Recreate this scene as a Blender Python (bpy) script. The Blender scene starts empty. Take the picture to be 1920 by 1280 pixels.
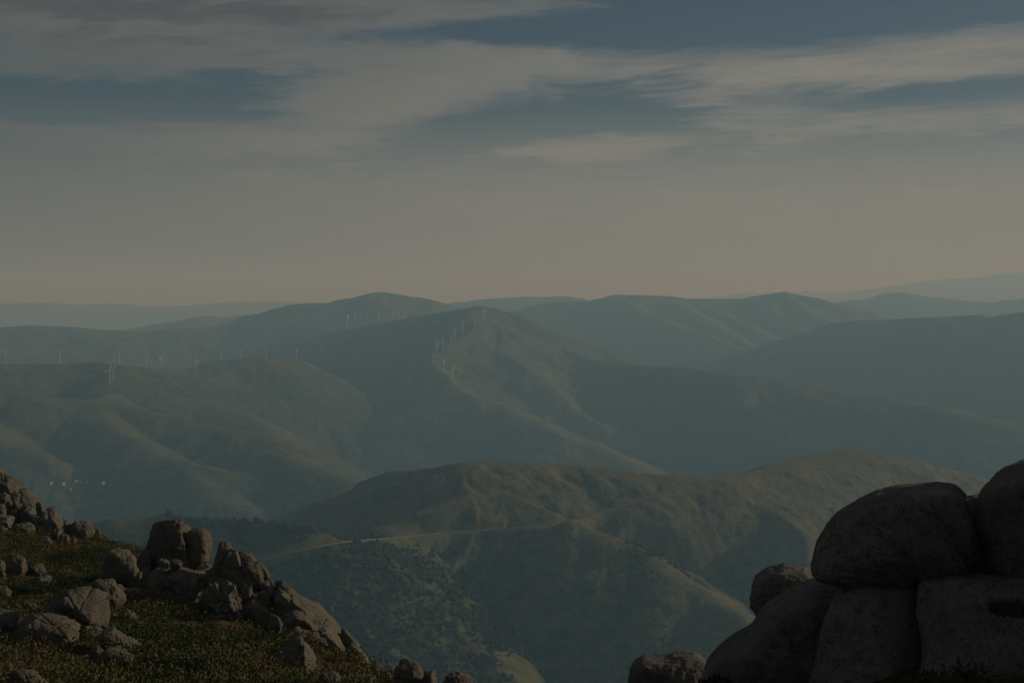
import bpy, bmesh, math, random
import numpy as np

# ------------------------------------------------------------------ reset, camera, world, sun
scene = bpy.context.scene
col = scene.collection
R = math.radians
W0, H0, F = 1920.0, 1280.0, 2667.0          # photograph size and focal length in its pixels (50 mm on 36 mm)
HORIZON = 540.0                              # eye level in the photograph
PITCH = math.atan((640.0 - HORIZON) / F)

cam_d = bpy.data.cameras.new('camera')
cam_d.sensor_width = 36.0
cam_d.lens = 36.0 * F / W0
cam_d.clip_start = 0.3
cam_d.clip_end = 150000.0
cam = bpy.data.objects.new('camera', cam_d)
cam.rotation_euler = (math.pi / 2 - PITCH, 0, 0)
col.objects.link(cam)
scene.camera = cam

SUN_AZ = 67.0      # degrees clockwise from the viewing direction (to the right)
SUN_EL = 16.5
SUN_DIR = np.array([math.sin(R(SUN_AZ)) * math.cos(R(SUN_EL)), math.cos(R(SUN_AZ)) * math.cos(R(SUN_EL)), math.sin(R(SUN_EL))])

scene.render.engine = 'CYCLES'
scene.cycles.use_denoising = True
scene.cycles.volume_bounces = 1
scene.cycles.max_bounces = 6
scene.cycles.diffuse_bounces = 3
scene.view_settings.view_transform = 'Standard'
scene.view_settings.look = 'None'
scene.view_settings.gamma = 1.0
scene.view_settings.use_curve_mapping = False
scene.view_settings.exposure = -1.42

sun_d = bpy.data.lights.new('sun', 'SUN')
sun_d.energy = 5.0  # low, hazy afternoon sun
sun_d.angle = R(0.6)
sun_d.color = (1.0, 0.885, 0.69)
sun = bpy.data.objects.new('sun', sun_d)
from mathutils import Vector
sun.rotation_euler = Vector(SUN_DIR).to_track_quat('Z', 'Y').to_euler()
col.objects.link(sun)


class NT:
    """small helper to wire nodes"""
    def __init__(self, tree):
        self.t = tree
        self.t.nodes.clear()
    def n(self, typ, **kw):
        nd = self.t.nodes.new(typ)
        for k, v in kw.items():
            setattr(nd, k, v)
        return nd
    def link(self, a, b):
        self.t.links.new(a, b)
    def put(self, sock, v):
        if isinstance(v, bpy.types.NodeSocket):
            self.link(v, sock)
        else:
            sock.default_value = v
    def math(self, op, a, b=0.0, c=None, clamp=False):
        m = self.n('ShaderNodeMath', operation=op)
        m.use_clamp = clamp
        self.put(m.inputs[0], a)
        self.put(m.inputs[1], b)
        if c is not None:
            self.put(m.inputs[2], c)
        return m.outputs[0]
    def mix(self, f, a, b, mode='MIX'):
        m = self.n('ShaderNodeMix', data_type='RGBA', blend_type=mode)
        self.put(m.inputs[0], f)
        self.put(m.inputs[6], a)
        self.put(m.inputs[7], b)
        return m.outputs[2]
    def noise(self, vec, scale, detail=4.0, rough=0.55, dist=0.0):
        m = self.n('ShaderNodeTexNoise')
        self.put(m.inputs['Vector'], vec)
        m.inputs['Scale'].default_value = scale
        m.inputs['Detail'].default_value = detail
        m.inputs['Roughness'].default_value = rough
        m.inputs['Distortion'].default_value = dist
        return m.outputs['Fac']
    def smooth(self, v, lo, hi):
        m = self.n('ShaderNodeMapRange', interpolation_type='SMOOTHSTEP')
        self.put(m.inputs[0], v)
        m.inputs[1].default_value = lo
        m.inputs[2].default_value = hi
        return m.outputs[0]


def C3(r, g, b):
    return (r, g, b, 1.0)


# sky: physical sky with thin high cloud, laid out by compass direction and height
world = bpy.data.worlds.new('World')
scene.world = world
world.use_nodes = True
k = NT(world.node_tree)
tc = k.n('ShaderNodeTexCoord')
sep = k.n('ShaderNodeSeparateXYZ')
k.link(tc.outputs['Generated'], sep.inputs[0])
dx, dy, dz = sep.outputs
zc = k.math('MAXIMUM', dz, 0.004)
comb = k.n('ShaderNodeCombineXYZ')
k.link(dx, comb.inputs[0]); k.link(dy, comb.inputs[1]); k.link(zc, comb.inputs[2])
sky = k.n('ShaderNodeTexSky', sky_type='NISHITA')
sky.sun_disc = False
sky.sun_elevation = R(SUN_EL)
sky.sun_rotation = R(SUN_AZ)
sky.altitude = 1300.0
sky.air_density = 1.0
sky.dust_density = 1.2
sky.ozone_density = 1.6
k.link(comb.outputs[0], sky.inputs[0])
# azimuth and elevation in degrees
az = k.math('MULTIPLY', k.math('ARCTAN2', dx, dy), 57.2958)
el = k.math('MULTIPLY', k.math('ARCSINE', zc), 57.2958)
# cloud plane coordinates (perspective of a high layer)
den = k.math('ADD', zc, 0.07)
cu = k.math('DIVIDE', dx, den)
cv = k.math('DIVIDE', dy, den)
cc = k.n('ShaderNodeCombineXYZ')
k.link(k.math('MULTIPLY', cu, 0.75), cc.inputs[0])
k.link(k.math('ADD', k.math('MULTIPLY', cv, 0.8), k.math('MULTIPLY', cu, 0.22)), cc.inputs[1])
cvec = cc.outputs[0]
n_big = k.noise(cvec, 0.95, 5.0, 0.55, 0.5)
n_fine = k.noise(cvec, 3.2, 8.0, 0.62, 0.9)
# streaks parallel to the horizon
cs = k.n('ShaderNodeCombineXYZ')
k.link(k.math('MULTIPLY', az, 0.05), cs.inputs[0])
k.link(k.math('MULTIPLY', k.math('ADD', el, k.math('MULTIPLY', az, -0.02)), 0.55), cs.inputs[1])
n_str = k.noise(cs.outputs[0], 1.6, 7.0, 0.6, 0.7)
cf = k.n('ShaderNodeCombineXYZ')
k.link(k.math('MULTIPLY', k.math('ADD', az, k.math('MULTIPLY', el, 0.9)), 0.11), cf.inputs[0])
k.link(k.math('MULTIPLY', k.math('ADD', el, k.math('MULTIPLY', az, -0.035)), 0.85), cf.inputs[1])
n_wisp = k.noise(cf.outputs[0], 2.6, 9.0, 0.66, 1.3)
waz = k.math('ADD', az, k.math('MULTIPLY', k.math('SUBTRACT', n_fine, 0.5), 7.0))
wel = k.math('ADD', el, k.math('MULTIPLY', k.math('SUBTRACT', n_fine, 0.5), 1.6))


def blob(a0, e0, ra, re, amp, tilt=0.0):
    da = k.math('SUBTRACT', waz, a0)
    de = k.math('SUBTRACT', k.math('SUBTRACT', wel, e0), k.math('MULTIPLY', da, tilt))
    u = k.math('MULTIPLY', da, 1.0 / ra)
    v = k.math('MULTIPLY', de, 1.0 / re)
    q = k.math('ADD', k.math('MULTIPLY', u, u), k.math('MULTIPLY', v, v))
    return k.math('MULTIPLY', k.math('EXPONENT', k.math('MULTIPLY', q, -1.0)), amp)


def sky_px(px, py):
    return math.degrees(math.atan((px - 960) / F)), math.degrees(math.atan((HORIZON - py) / F))


CLOUD_BLOBS = [  # px, py, half width px, half height px, amount, tilt
    (200, 60, 560, 75, 0.55, 0.0), (560, 20, 420, 26, 0.25, 0.0), (800, 160, 230, 75, 0.55, 0.02),
    (300, 285, 620, 60, 0.42, 0.0), (1420, 150, 330, 55, 0.5, 0.04), (1850, 110, 220, 55, 0.45, 0.06),
    (980, 112, 140, 22, 0.3, -0.03), (1560, 250, 480, 40, 0.3, 0.05), (1060, 275, 190, 26, 0.38, -0.03),
    (640, 210, 160, 45, 0.3, 0.0), (1000, 380, 1100, 60, 0.25, 0.0),
    (170, 212, 330, 28, -1.25, -0.01), (450, 165, 140, 24, -0.45, 0.02), (900, 70, 330, 22, -0.5, 0.01), (1000, 215, 260, 60, -0.6, 0.13),
    (860, 280, 110, 22, -0.3, 0.03), (1650, 40, 520, 44, -1.1, 0.02), (1760, 190, 260, 26, -0.6, 0.05),
    (1230, 230, 90, 24, -0.35, 0.0), (620, 355, 420, 18, -0.15, 0.0), (1300, 55, 300, 40, -0.5, 0.0),
]
acc = k.math('ADD', 0.30, k.math('MULTIPLY', k.math('SUBTRACT', n_big, 0.5), 0.7))
acc = k.math('ADD', acc, k.math('MULTIPLY', k.math('SUBTRACT', n_fine, 0.5), 0.95))
acc = k.math('ADD', acc, k.math('MULTIPLY', k.math('SUBTRACT', n_str, 0.5), 0.8))
acc = k.math('ADD', acc, k.math('MULTIPLY', k.math('SUBTRACT', n_wisp, 0.5), 0.85))
for (px, py, rx, ry, amp, tl) in CLOUD_BLOBS:
    a0, e0 = sky_px(px, py)
    acc = k.math('ADD', acc, blob(a0, e0, math.degrees(rx / F), math.degrees(ry / F), amp, tl))
cover = k.smooth(acc, -0.08, 0.98)
low = k.smooth(el, 0.0, 5.0)                 # the layer thins into the milky horizon
veil = k.math('MULTIPLY', k.math('SUBTRACT', 1.0, k.smooth(el, 3.2, 7.8)), k.math('ADD', 0.52, k.math('MULTIPLY', n_wisp, 0.6)))
cover = k.math('MAXIMUM', k.math('MULTIPLY', cover, k.math('ADD', 0.5, k.math('MULTIPLY', low, 0.40))), veil)
# thicker cloud is greyer, thin cloud edges catch the warm light
sunside = k.smooth(az, -27.0, 12.0)
c_warm = k.mix(sunside, C3(6.7, 6.55, 5.9), C3(11.8, 11.2, 9.5))
c_grey = C3(3.6, 3.75, 3.8)
thick = k.smooth(k.math('ADD', acc, k.math('MULTIPLY', k.math('SUBTRACT', n_fine, 0.5), 0.8)), 0.3, 1.1)
hi = k.smooth(k.math('ADD', el, k.math('MULTIPLY', az, -0.22)), 6.5, 13.0)
c_cl = k.mix(k.math('MULTIPLY', thick, hi), c_warm, c_grey)
skymix = k.mix(cover, sky.outputs[0], c_cl)
bg = k.n('ShaderNodeBackground')
k.link(skymix, bg.inputs[0])
bg.inputs[1].default_value = 0.052
wo = k.n('ShaderNodeOutputWorld')
k.link(bg.outputs[0], wo.inputs[0])

# ------------------------------------------------------------------ helpers
FWD = np.array([0.0, math.cos(PITCH), -math.sin(PITCH)])
UP = np.array([0.0, math.sin(PITCH), math.cos(PITCH)])


def ray(px, py):
    v = FWD + UP * ((640.0 - py) / F)
    v = v + np.array([(px - 960.0) / F, 0, 0])
    return v / math.hypot(v[0], v[1])        # unit horizontal length


def P(px, py, d):
    return ray(px, py) * d


def _hash(ix, iy, iz, seed):
    h = (ix * 374761393 + iy * 668265263 + iz * 2147483647 + seed * 1274126177) & 0xFFFFFFFF
    h = ((h ^ (h >> 13)) * 1274126177) & 0xFFFFFFFF
    h = ((h ^ (h >> 15)) * 2246822519) & 0xFFFFFFFF
    return (h ^ (h >> 16)) & 0xFFFF


def vnoise2(x, y, seed=0):
    """gradient noise in 2-D, about -1..1"""
    xi = np.floor(x).astype(np.int64); yi = np.floor(y).astype(np.int64)
    xf = x - xi; yf = y - yi
    u = xf * xf * xf * (xf * (xf * 6 - 15) + 10); v = yf * yf * yf * (yf * (yf * 6 - 15) + 10)
    def g(ix, iy, fx, fy):
        a = _hash(ix, iy, 0, seed) * (2 * math.pi / 65536)
        return np.cos(a) * fx + np.sin(a) * fy
    a = g(xi, yi, xf, yf); b = g(xi + 1, yi, xf - 1, yf)
    c = g(xi, yi + 1, xf, yf - 1); d = g(xi + 1, yi + 1, xf - 1, yf - 1)
    return 1.5 * ((a + u * (b - a)) + v * ((c + u * (d - c)) - (a + u * (b - a))))


def fbm2(x, y, octs=5, rough=0.5, seed=0):
    s = 0; a = 1.0; f = 1.0
    for i in range(octs):
        s = s + a * vnoise2(x * f + 17.3 * i, y * f - 9.1 * i, seed + i)
        a *= rough; f *= 2.03
    return s


def vnoise3(p, seed=0):
    i = np.floor(p).astype(np.int64); f = p - i
    w = f * f * (3 - 2 * f)
    def v(ox, oy, oz):
        return _hash(i[:, 0] + ox, i[:, 1] + oy, i[:, 2] + oz, seed) / 32768.0 - 1.0
    x00 = v(0, 0, 0) * (1 - w[:, 0]) + v(1, 0, 0) * w[:, 0]
    x10 = v(0, 1, 0) * (1 - w[:, 0]) + v(1, 1, 0) * w[:, 0]
    x01 = v(0, 0, 1) * (1 - w[:, 0]) + v(1, 0, 1) * w[:, 0]
    x11 = v(0, 1, 1) * (1 - w[:, 0]) + v(1, 1, 1) * w[:, 0]
    y0 = x00 * (1 - w[:, 1]) + x10 * w[:, 1]
    y1 = x01 * (1 - w[:, 1]) + x11 * w[:, 1]
    return y0 * (1 - w[:, 2]) + y1 * w[:, 2]


def fbm3(p, octs=4, rough=0.5, seed=0):
    s = 0; a = 1.0; f = 1.0
    for i in range(octs):
        s = s + a * vnoise3(p * f + 13.7 * i, seed + i)
        a *= rough; f *= 2.1
    return s


def mesh_np(name, verts, faces, mat=None, smooth=True, colors=None, attr='tint'):
    """faces: (n,k) int array with constant k"""
    verts = np.ascontiguousarray(verts, np.float32)
    faces = np.ascontiguousarray(faces, np.int32)
    me = bpy.data.meshes.new(name)
    me.vertices.add(len(verts)); me.vertices.foreach_set('co', verts.ravel())
    n, kk = faces.shape
    me.loops.add(n * kk); me.loops.foreach_set('vertex_index', faces.ravel())
    me.polygons.add(n)
    me.polygons.foreach_set('loop_start', np.arange(0, n * kk, kk, dtype=np.int32))
    me.polygons.foreach_set('loop_total', np.full(n, kk, np.int32))
    me.polygons.foreach_set('use_smooth', np.full(n, smooth, bool))
    if colors is not None:
        ca = me.color_attributes.new(attr, 'FLOAT_COLOR', 'POINT')
        cd = np.ones((len(verts), 4), np.float32); cd[:, :colors.shape[1]] = colors
        ca.data.foreach_set('color', cd.ravel())
    me.update(calc_edges=True)
    if mat:
        me.materials.append(mat)
    return me


def link(name, me, parent=None, loc=None):
    o = bpy.data.objects.new(name, me)
    col.objects.link(o)
    if parent is not None:
        o.parent = parent
    if loc is not None:
        o.location = loc
    return o


def tag(o, label=None, cat=None, group=None, kind=None):
    if label: o['label'] = label
    if cat: o['category'] = cat
    if group: o['group'] = group
    if kind: o['kind'] = kind
    return o


def material(name):
    m = bpy.data.materials.new(name)
    m.use_nodes = True
    return m, NT(m.node_tree)


def finish(kk, m, color, rough=0.9, bump=None, bstr=0.3, bdist=0.1, spec=0.2):
    b = kk.n('ShaderNodeBsdfPrincipled')
    kk.put(b.inputs['Base Color'], color)
    kk.put(b.inputs['Roughness'], rough)
    b.inputs['Specular IOR Level'].default_value = spec
    if bump is not None:
        bn = kk.n('ShaderNodeBump')
        bn.inputs['Strength'].default_value = bstr
        bn.inputs['Distance'].default_value = bdist
        kk.link(bump, bn.inputs['Height'])
        kk.link(bn.outputs[0], b.inputs['Normal'])
    o = kk.n('ShaderNodeOutputMaterial')
    kk.link(b.outputs[0], o.inputs[0])
    return m


def pos(kk):
    return kk.n('ShaderNodeNewGeometry').outputs['Position']


# ------------------------------------------------------------------ materials
m_hill, h = material('hillside')
p_ = pos(h)
at = h.n('ShaderNodeVertexColor'); at.layer_name = 'tint'
sp = h.n('ShaderNodeSeparateColor'); h.link(at.outputs[0], sp.inputs[0])
heath, scl, rocky = sp.outputs[0], sp.outputs[1], sp.outputs[2]
n1 = h.noise(p_, 0.004, 6, 0.6, 0.4)
n2 = h.noise(p_, 0.028, 5, 0.65, 0.3)
n3 = h.noise(p_, 0.13, 4, 0.7)
hm = h.math('ADD', heath, h.math('ADD', h.math('MULTIPLY', h.math('SUBTRACT', n1, 0.5), 1.1), h.math('MULTIPLY', h.math('SUBTRACT', n2, 0.5), 2.2)))
hm = h.math('ADD', hm, h.math('MULTIPLY', h.math('SUBTRACT', n3, 0.5), 1.3))
c_a = h.mix(h.smooth(hm, 0.05, 0.5), C3(0.028, 0.042, 0.022), C3(0.090, 0.092, 0.034))
c_b = h.mix(h.smooth(hm, 0.5, 1.05), c_a, C3(0.155, 0.138, 0.068))
c_c = h.mix(h.smooth(h.math('ADD', rocky, h.math('MULTIPLY', h.math('SUBTRACT', n2, 0.5), 2.0)), 0.75, 1.1), c_b, C3(0.20, 0.17, 0.12))
finish(h, m_hill, c_c, 0.95, h.math('ADD', n2, h.math('MULTIPLY', n3, 0.6)), 0.55, 14.0, 0.05)

def granite(name, ca, cb, lich, fine):
  m_rock, g = material(name)
  p_ = pos(g)
  a1 = g.noise(p_, 0.7, 5, 0.6, 0.3)
  a2 = g.noise(p_, 8.0, 6, 0.7)
  a3 = g.noise(p_, 38.0, 3, 0.7)
  vor = g.n('ShaderNodeTexVoronoi'); vor.inputs['Scale'].default_value = 16.0
  g.link(p_, vor.inputs['Vector'])
  c1 = g.mix(g.smooth(a1, 0.3, 0.7), C3(*ca), C3(*cb))
  c2 = g.mix(g.math('MULTIPLY', g.smooth(a2, 0.45, 0.68), lich), c1, C3(0.10, 0.09, 0.07))
  c3 = g.mix(g.math('MULTIPLY', g.smooth(a3, 0.50, 0.68), fine), c2, C3(0.07, 0.062, 0.055))
  oi = g.n('ShaderNodeObjectInfo')
  c3 = g.mix(g.math('MULTIPLY', oi.outputs['Random'], 0.5), c3, C3(0.075, 0.062, 0.045))
  c4 = g.mix(g.math('MULTIPLY', g.math('MULTIPLY', g.smooth(vor.outputs['Distance'], 0.30, 0.12), g.smooth(a2, 0.36, 0.52)), 0.42), c3, C3(0.36, 0.35, 0.31))
  bh = g.math('ADD', g.math('MULTIPLY', a2, 1.3), g.math('ADD', g.math('MULTIPLY', a3, 0.18), a1))
  return finish(g, m_rock, c4, 0.92, bh, 0.8, 0.10, 0.15)

m_rock = granite('granite', (0.128, 0.111, 0.083), (0.205, 0.177, 0.132), 0.72, 0.5)
m_rock_grey = granite('grey_granite', (0.165, 0.15, 0.13), (0.33, 0.30, 0.26), 0.8, 0.8)

m_earth, e = material('heath_soil')
p_ = pos(e)
b1 = e.noise(p_, 0.16, 5, 0.6)
b2 = e.noise(p_, 1.3, 6, 0.65)
b3 = e.noise(p_, 9.0, 4, 0.7)
ce = e.mix(e.smooth(b1, 0.35, 0.65), C3(0.05, 0.052, 0.022), C3(0.12, 0.082, 0.045))
ce = e.mix(e.math('MULTIPLY', e.smooth(b2, 0.45, 0.7), 0.7), ce, C3(0.05, 0.05, 0.025))
ce = e.mix(e.math('MULTIPLY', e.smooth(b3, 0.55, 0.75), 0.6), ce, C3(0.16, 0.12, 0.075))
finish(e, m_earth, ce, 0.95, e.math('ADD', b2, e.math('MULTIPLY', b3, 0.4)), 0.8, 0.35, 0.05)

m_leaf, l = material('heath_leaves')
at = l.n('ShaderNodeVertexColor'); at.layer_name = 'tint'
finish(l, m_leaf, at.outputs[0], 0.8, None, spec=0.1)
m_tree, l = material('tree_leaves')
at = l.n('ShaderNodeVertexColor'); at.layer_name = 'tint'
nz = l.noise(pos(l), 1.1, 3, 0.7)
finish(l, m_tree, l.mix(l.math('MULTIPLY', l.smooth(nz, 0.4, 0.7), 0.6), at.outputs[0], C3(0.025, 0.035, 0.016)), 0.85, nz, 0.8, 1.0, 0.05)

m_road, r_ = material('asphalt')
nr = r_.noise(pos(r_), 0.25, 4, 0.6)
finish(r_, m_road, r_.mix(nr, C3(0.13, 0.12, 0.11), C3(0.17, 0.155, 0.14)), 0.85, None)
m_white, q = material('white_paint')
nq = q.noise(pos(q), 0.2, 3, 0.6)
finish(q, m_white, q.mix(nq, C3(0.7, 0.7, 0.68), C3(0.78, 0.78, 0.76)), 0.5, None)
m_wall, q = material('lime_render')
nq = q.noise(pos(q), 0.4, 4, 0.6)
finish(q, m_wall, q.mix(nq, C3(0.34, 0.32, 0.28), C3(0.46, 0.44, 0.39)), 0.8, None)
m_tile, q = material('clay_tiles')
nq = q.noise(pos(q), 0.6, 4, 0.6)
finish(q, m_tile, q.mix(nq, C3(0.26, 0.12, 0.07), C3(0.36, 0.2, 0.13)), 0.85, None)
m_dark, q = material('window_glass')
nq = q.noise(pos(q), 1.0)
finish(q, m_dark, q.mix(nq, C3(0.03, 0.035, 0.04), C3(0.05, 0.055, 0.06)), 0.2, None)

# ------------------------------------------------------------------ the far terrain: ridge and spur skeletons
RIDGES = []        # (owner name, segments array, slope, rounding, heath level, noise scale)


def poly(pts):
    return [P(*q) for q in pts]


def spur(start, pix, g):
    """crest that leaves start (3-D) through photo pixels, falling by g per metre"""
    out = [np.array(start, float)]
    for (px, py) in pix:
        q0 = out[-1]; r = ray(px, py)
        d0 = math.hypot(q0[0], q0[1])
        best = d0
        for d in np.arange(d0, d0 * 0.45, -d0 * 0.002):
            pt = r * d
            hd = math.hypot(pt[0] - q0[0], pt[1] - q0[1])
            if (q0[2] - pt[2]) - g * hd <= 0:
                best = d; break
        out.append(r * best)
    return out


def ridge(owner, lines, slope, rnd, heath, nscale):
    segs = []
    for ln in lines:
        for a, b in zip(ln[:-1], ln[1:]):
            segs.append(np.concatenate([a, b]))
    RIDGES.append((owner, np.array(segs), slope, rnd, heath, nscale))


FLOOR = -790.0
# mid hill with its two summits
mid = poly([(545, 1000, 3700), (600, 972, 3560), (700, 912, 3320), (780, 881, 3130), (870, 864, 3000), (960, 866, 3030), (1100, 873, 3060),
            (1200, 881, 3080), (1330, 894, 3100), (1400, 886, 3200), (1480, 868, 3350), (1600, 844, 3600), (1700, 861, 3700), (1800, 884, 3760), (2000, 930, 3850)])
s2 = spur(mid[4], [(860, 913), (785, 956), (715, 985), (742, 1021), (775, 1064), (793, 1093), (839, 1143), (893, 1186), (947, 1233), (990, 1290), (1040, 1370)], 0.27)
s3 = spur(mid[5], [(929, 925), (1033, 972), (1100, 1000), (1160, 1018), (1251, 1077), (1318, 1101), (1397, 1150), (1500, 1230)], 0.25)
s4 = spur(mid[8], [(1382, 911), (1437, 959), (1473, 990), (1485, 1040), (1540, 1100)], 0.28)
s5 = spur(mid[10], [(1489, 887), (1516, 919), (1540, 947), (1580, 985), (1650, 1060)], 0.30)
s6 = spur(mid[11], [(1650, 880), (1700, 915), (1780, 960), (1850, 1020)], 0.30)
ridge('hill', [mid], 0.48, 60, 0.85, 0.9)
ridge('hill', [s2, s3, s4, s5, s6], (0.5, 0.66), 18, 0.55, 0.9)   # gentle on the left flank, steep on the right
# nearer left shoulder that carries the road
lef = poly([(200, 975, 2500), (300, 972, 2480), (370, 979, 2450), (480, 987, 2420), (560, 997, 2400), (622, 1014, 2420), (720, 1008, 2640)])
ls1 = spur(lef[3], [(470, 1010), (440, 1080), (470, 1180), (560, 1300)], 0.42)
ls2 = spur(lef[4], [(590, 1020), (600, 1050), (640, 1120), (690, 1200), (750, 1300)], 0.5)
ridge('wooded_hill', [lef], 0.6, 30, 0.25, 0.8)
ridge('wooded_hill', [ls1, ls2], 0.75, 14, 0.22, 0.8)
# left turbine ridge and the ridge in front of it
tur = poly([(-400, 672, 6100), (-100, 680, 6200), (0, 682, 6250), (110, 682, 6300), (170, 679, 6300), (215, 683, 6300), (300, 690, 6500), (370, 694, 6700), (420, 676, 6900),
            (470, 670, 7000), (530, 672, 7200), (570, 690, 7400), (640, 735, 7600)])
t1 = spur(tur[5], [(205, 722), (290, 740), (380, 752), (470, 800), (560, 850)], 0.2)
t2 = spur(tur[9], [(480, 705), (530, 750), (600, 810), (680, 880)], 0.2)
ridge('turbine_ridge', [tur, t1], 0.5, 80, 0.42, 1.6)
frt = poly([(-400, 770, 5100), (-100, 772, 5200), (-20, 757, 5250), (45, 741, 5300), (150, 749, 5380), (195, 748, 5500), (215, 735, 5900), (210, 723, 6050)])
f1 = spur(frt[4], [(190, 785), (260, 832), (340, 862), (480, 892), (560, 906), (660, 930)], 0.2)
f2 = spur(frt[2], [(-10, 800), (60, 850), (160, 880), (260, 930)], 0.3)
f3 = spur(frt[5], [(300, 780), (420, 800), (475, 812), (540, 860), (640, 905)], 0.14)
f4 = spur(f1[3], [(380, 900), (450, 950), (540, 990)], 0.3)
ridge('left_ridge', [frt, f1, f2, f3, f4], 0.6, 70, 0.34, 1.5)
# central mountain with the turbine spur
cen = poly([(560, 640, 9800), (640, 618, 9500), (720, 606, 9200), (800, 592, 8900), (850, 581, 8700), (900, 573, 8600), (950, 586, 8600), (1000, 612, 8500), (1050, 642, 8300), (1110, 672, 8000), (1180, 683, 7600), (1290, 688, 7300),
            (1400, 702, 7100), (1500, 717, 6900), (1620, 738, 6700), (1750, 760, 6500), (1950, 800, 6300)])
c1s = spur(cen[5], [(884, 612), (868, 628), (840, 650), (822, 672), (817, 684), (833, 700), (850, 724), (885, 742), (930, 757), (1000, 785), (1060, 818), (1140, 850), (1240, 890)], 0.21)
c2s = spur(cen[5], [(930, 612), (945, 650), (990, 700), (1050, 750), (1130, 800), (1250, 850)], 0.27)
c3s = spur(cen[12], [(1420, 740), (1480, 790), (1560, 850)], 0.25)
c4s = spur(cen[2], [(700, 650), (680, 720), (700, 790), (780, 850)], 0.26)
ridge('central_mountain', [cen], 0.42, 60, 0.5, 2.2)
ridge('central_mountain', [c1s, c2s, c3s, c4s], 0.42, 40, 0.55, 2.0)
# the tall peak left of centre, and the dark ridge reaching to the left edge
pk = poly([(-300, 625, 10500), (-60, 622, 10500), (0, 615, 10600), (60, 610, 10700), (150, 613, 10800), (250, 622, 10900), (380, 614, 11100), (480, 597, 11300), (520, 582, 11350), (560, 570, 11400), (620, 567, 11450), (660, 559, 11500),
           (715, 547, 11500), (780, 557, 11500), (830, 578, 11400), (880, 600, 11300), (960, 630, 11000)])
pk1 = spur(pk[12], [(722, 575), (715, 600), (655, 602), (650, 618), (690, 640)], 0.2)
pk2 = spur(pk[13], [(790, 580), (800, 610)], 0.3)
ridge('peaked_mountain', [pk, pk1, pk2], 0.36, 90, 0.45, 2.8)
# right middle ridges
rt = poly([(860, 610, 13400), (970, 581, 13000), (1040, 567, 12800), (1100, 564, 12700), (1158, 552, 12600), (1250, 555, 12600), (1290, 560, 12600), (1390, 560, 12700), (1430, 552, 12700), (1470, 547, 12700), (1520, 556, 12600), (1565, 571, 12500), (1640, 600, 12200)])
r1 = spur(rt[3], [(1150, 590), (1210, 612), (1290, 640), (1400, 670), (1500, 700)], 0.17)
r2 = spur(rt[5], [(1300, 585), (1350, 615), (1420, 650), (1500, 690)], 0.18)
r3 = spur(rt[8], [(1450, 585), (1500, 610), (1600, 650)], 0.2)
r4 = spur(rt[2], [(1060, 600), (1100, 635), (1180, 665)], 0.2)
ridge('right_mountain', [rt], 0.38, 80, 0.5, 2.8)
r5 = spur(rt[4], [(1190, 575), (1240, 598), (1330, 630), (1430, 665)], 0.17)
r6 = spur(rt[6], [(1340, 580), (1400, 610), (1480, 645), (1560, 680)], 0.18)
r7 = spur(rt[9], [(1490, 570), (1540, 595), (1640, 630)], 0.2)
r8 = spur(rt[2], [(1090, 582), (1150, 606), (1230, 640), (1290, 668)], 0.17)
ridge('right_mountain', [r1, r2, r3, r4, r5, r6, r7, r8], 0.42, 30, 0.5, 2.6)
dk = poly([(1500, 640, 10300), (1580, 603, 9900), (1690, 598, 9700), (1760, 594, 9500), (1830, 589, 9400), (1860, 594, 9400), (1925, 586, 9300), (2050, 570, 9300), (2400, 560, 9300)])
d1 = spur(dk[6], [(1960, 640), (2000, 700)], 0.25)
ridge('dark_ridge', [dk, d1], 0.36, 60, 0.3, 2.2)
# farther layers
ridge('far_ridge', [poly([(760, 590, 16500), (830, 570, 16500), (900, 561, 16500), (980, 556, 16500), (1020, 557, 16500), (1060, 555, 16500), (1110, 564, 16500), (1200, 575, 16500)])], 0.3, 120, 0.4, 3.5)
ridge('far_ridge', [poly([(1450, 590, 17500), (1560, 570, 17500), (1620, 558, 17500), (1680, 548, 17500), (1750, 555, 17500), (1820, 563, 17500), (1860, 567, 17500), (1900, 560, 17500), (1960, 555, 17500), (2200, 560, 17500)])], 0.3, 120, 0.4, 3.5)
ridge('far_ridge', [poly([(180, 625, 16000), (270, 612, 16000), (330, 603, 16000), (385, 592, 16000), (415, 595, 16000), (450, 591, 16000), (475, 596, 16000), (540, 612, 16000)])], 0.3, 120, 0.4, 3.5)
ridge('horizon_ridge', [poly([(-400, 570, 30000), (-100, 571, 30000), (0, 569, 30000), (60, 566, 30000), (130, 570, 30000), (220, 569, 30000), (290, 575, 30000), (360, 572, 30000), (430, 566, 30000), (520, 565, 30000), (620, 568, 30000), (800, 575, 30000), (1000, 572, 40000)])], 0.22, 200, 0.4, 5)
ridge('horizon_ridge', [poly([(1200, 572, 40000), (1300, 560, 40000), (1400, 549, 40000), (1480, 547, 40000), (1560, 546, 40000), (1680, 544, 40000), (1800, 543, 40000), (1950, 541, 40000), (2300, 540, 40000)])], 0.2, 200, 0.4, 5)
ridge('horizon_ridge', [poly([(1735, 548, 35000), (1762, 532, 35000), (1790, 523, 35000), (1850, 518, 35000), (1900, 512, 35000), (1960, 508, 35000), (2300, 515, 35000)])], 0.16, 250, 0.4, 6)
# the mountain we stand on, seen from its own top: only its flank
ridge('own_mountain', [[np.array([-900., -300, -75]), np.array([-120., 20, -62]), np.array([40., 0, -45]), np.array([500., -60, -10]), np.array([900., -200, 20])]], 0.56, 30, 0.5, 0.8)

OWNERS = []
for r in RIDGES:
    if r[0] not in OWNERS:
        OWNERS.append(r[0])
OWNERS.append('valley_floor')


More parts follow.
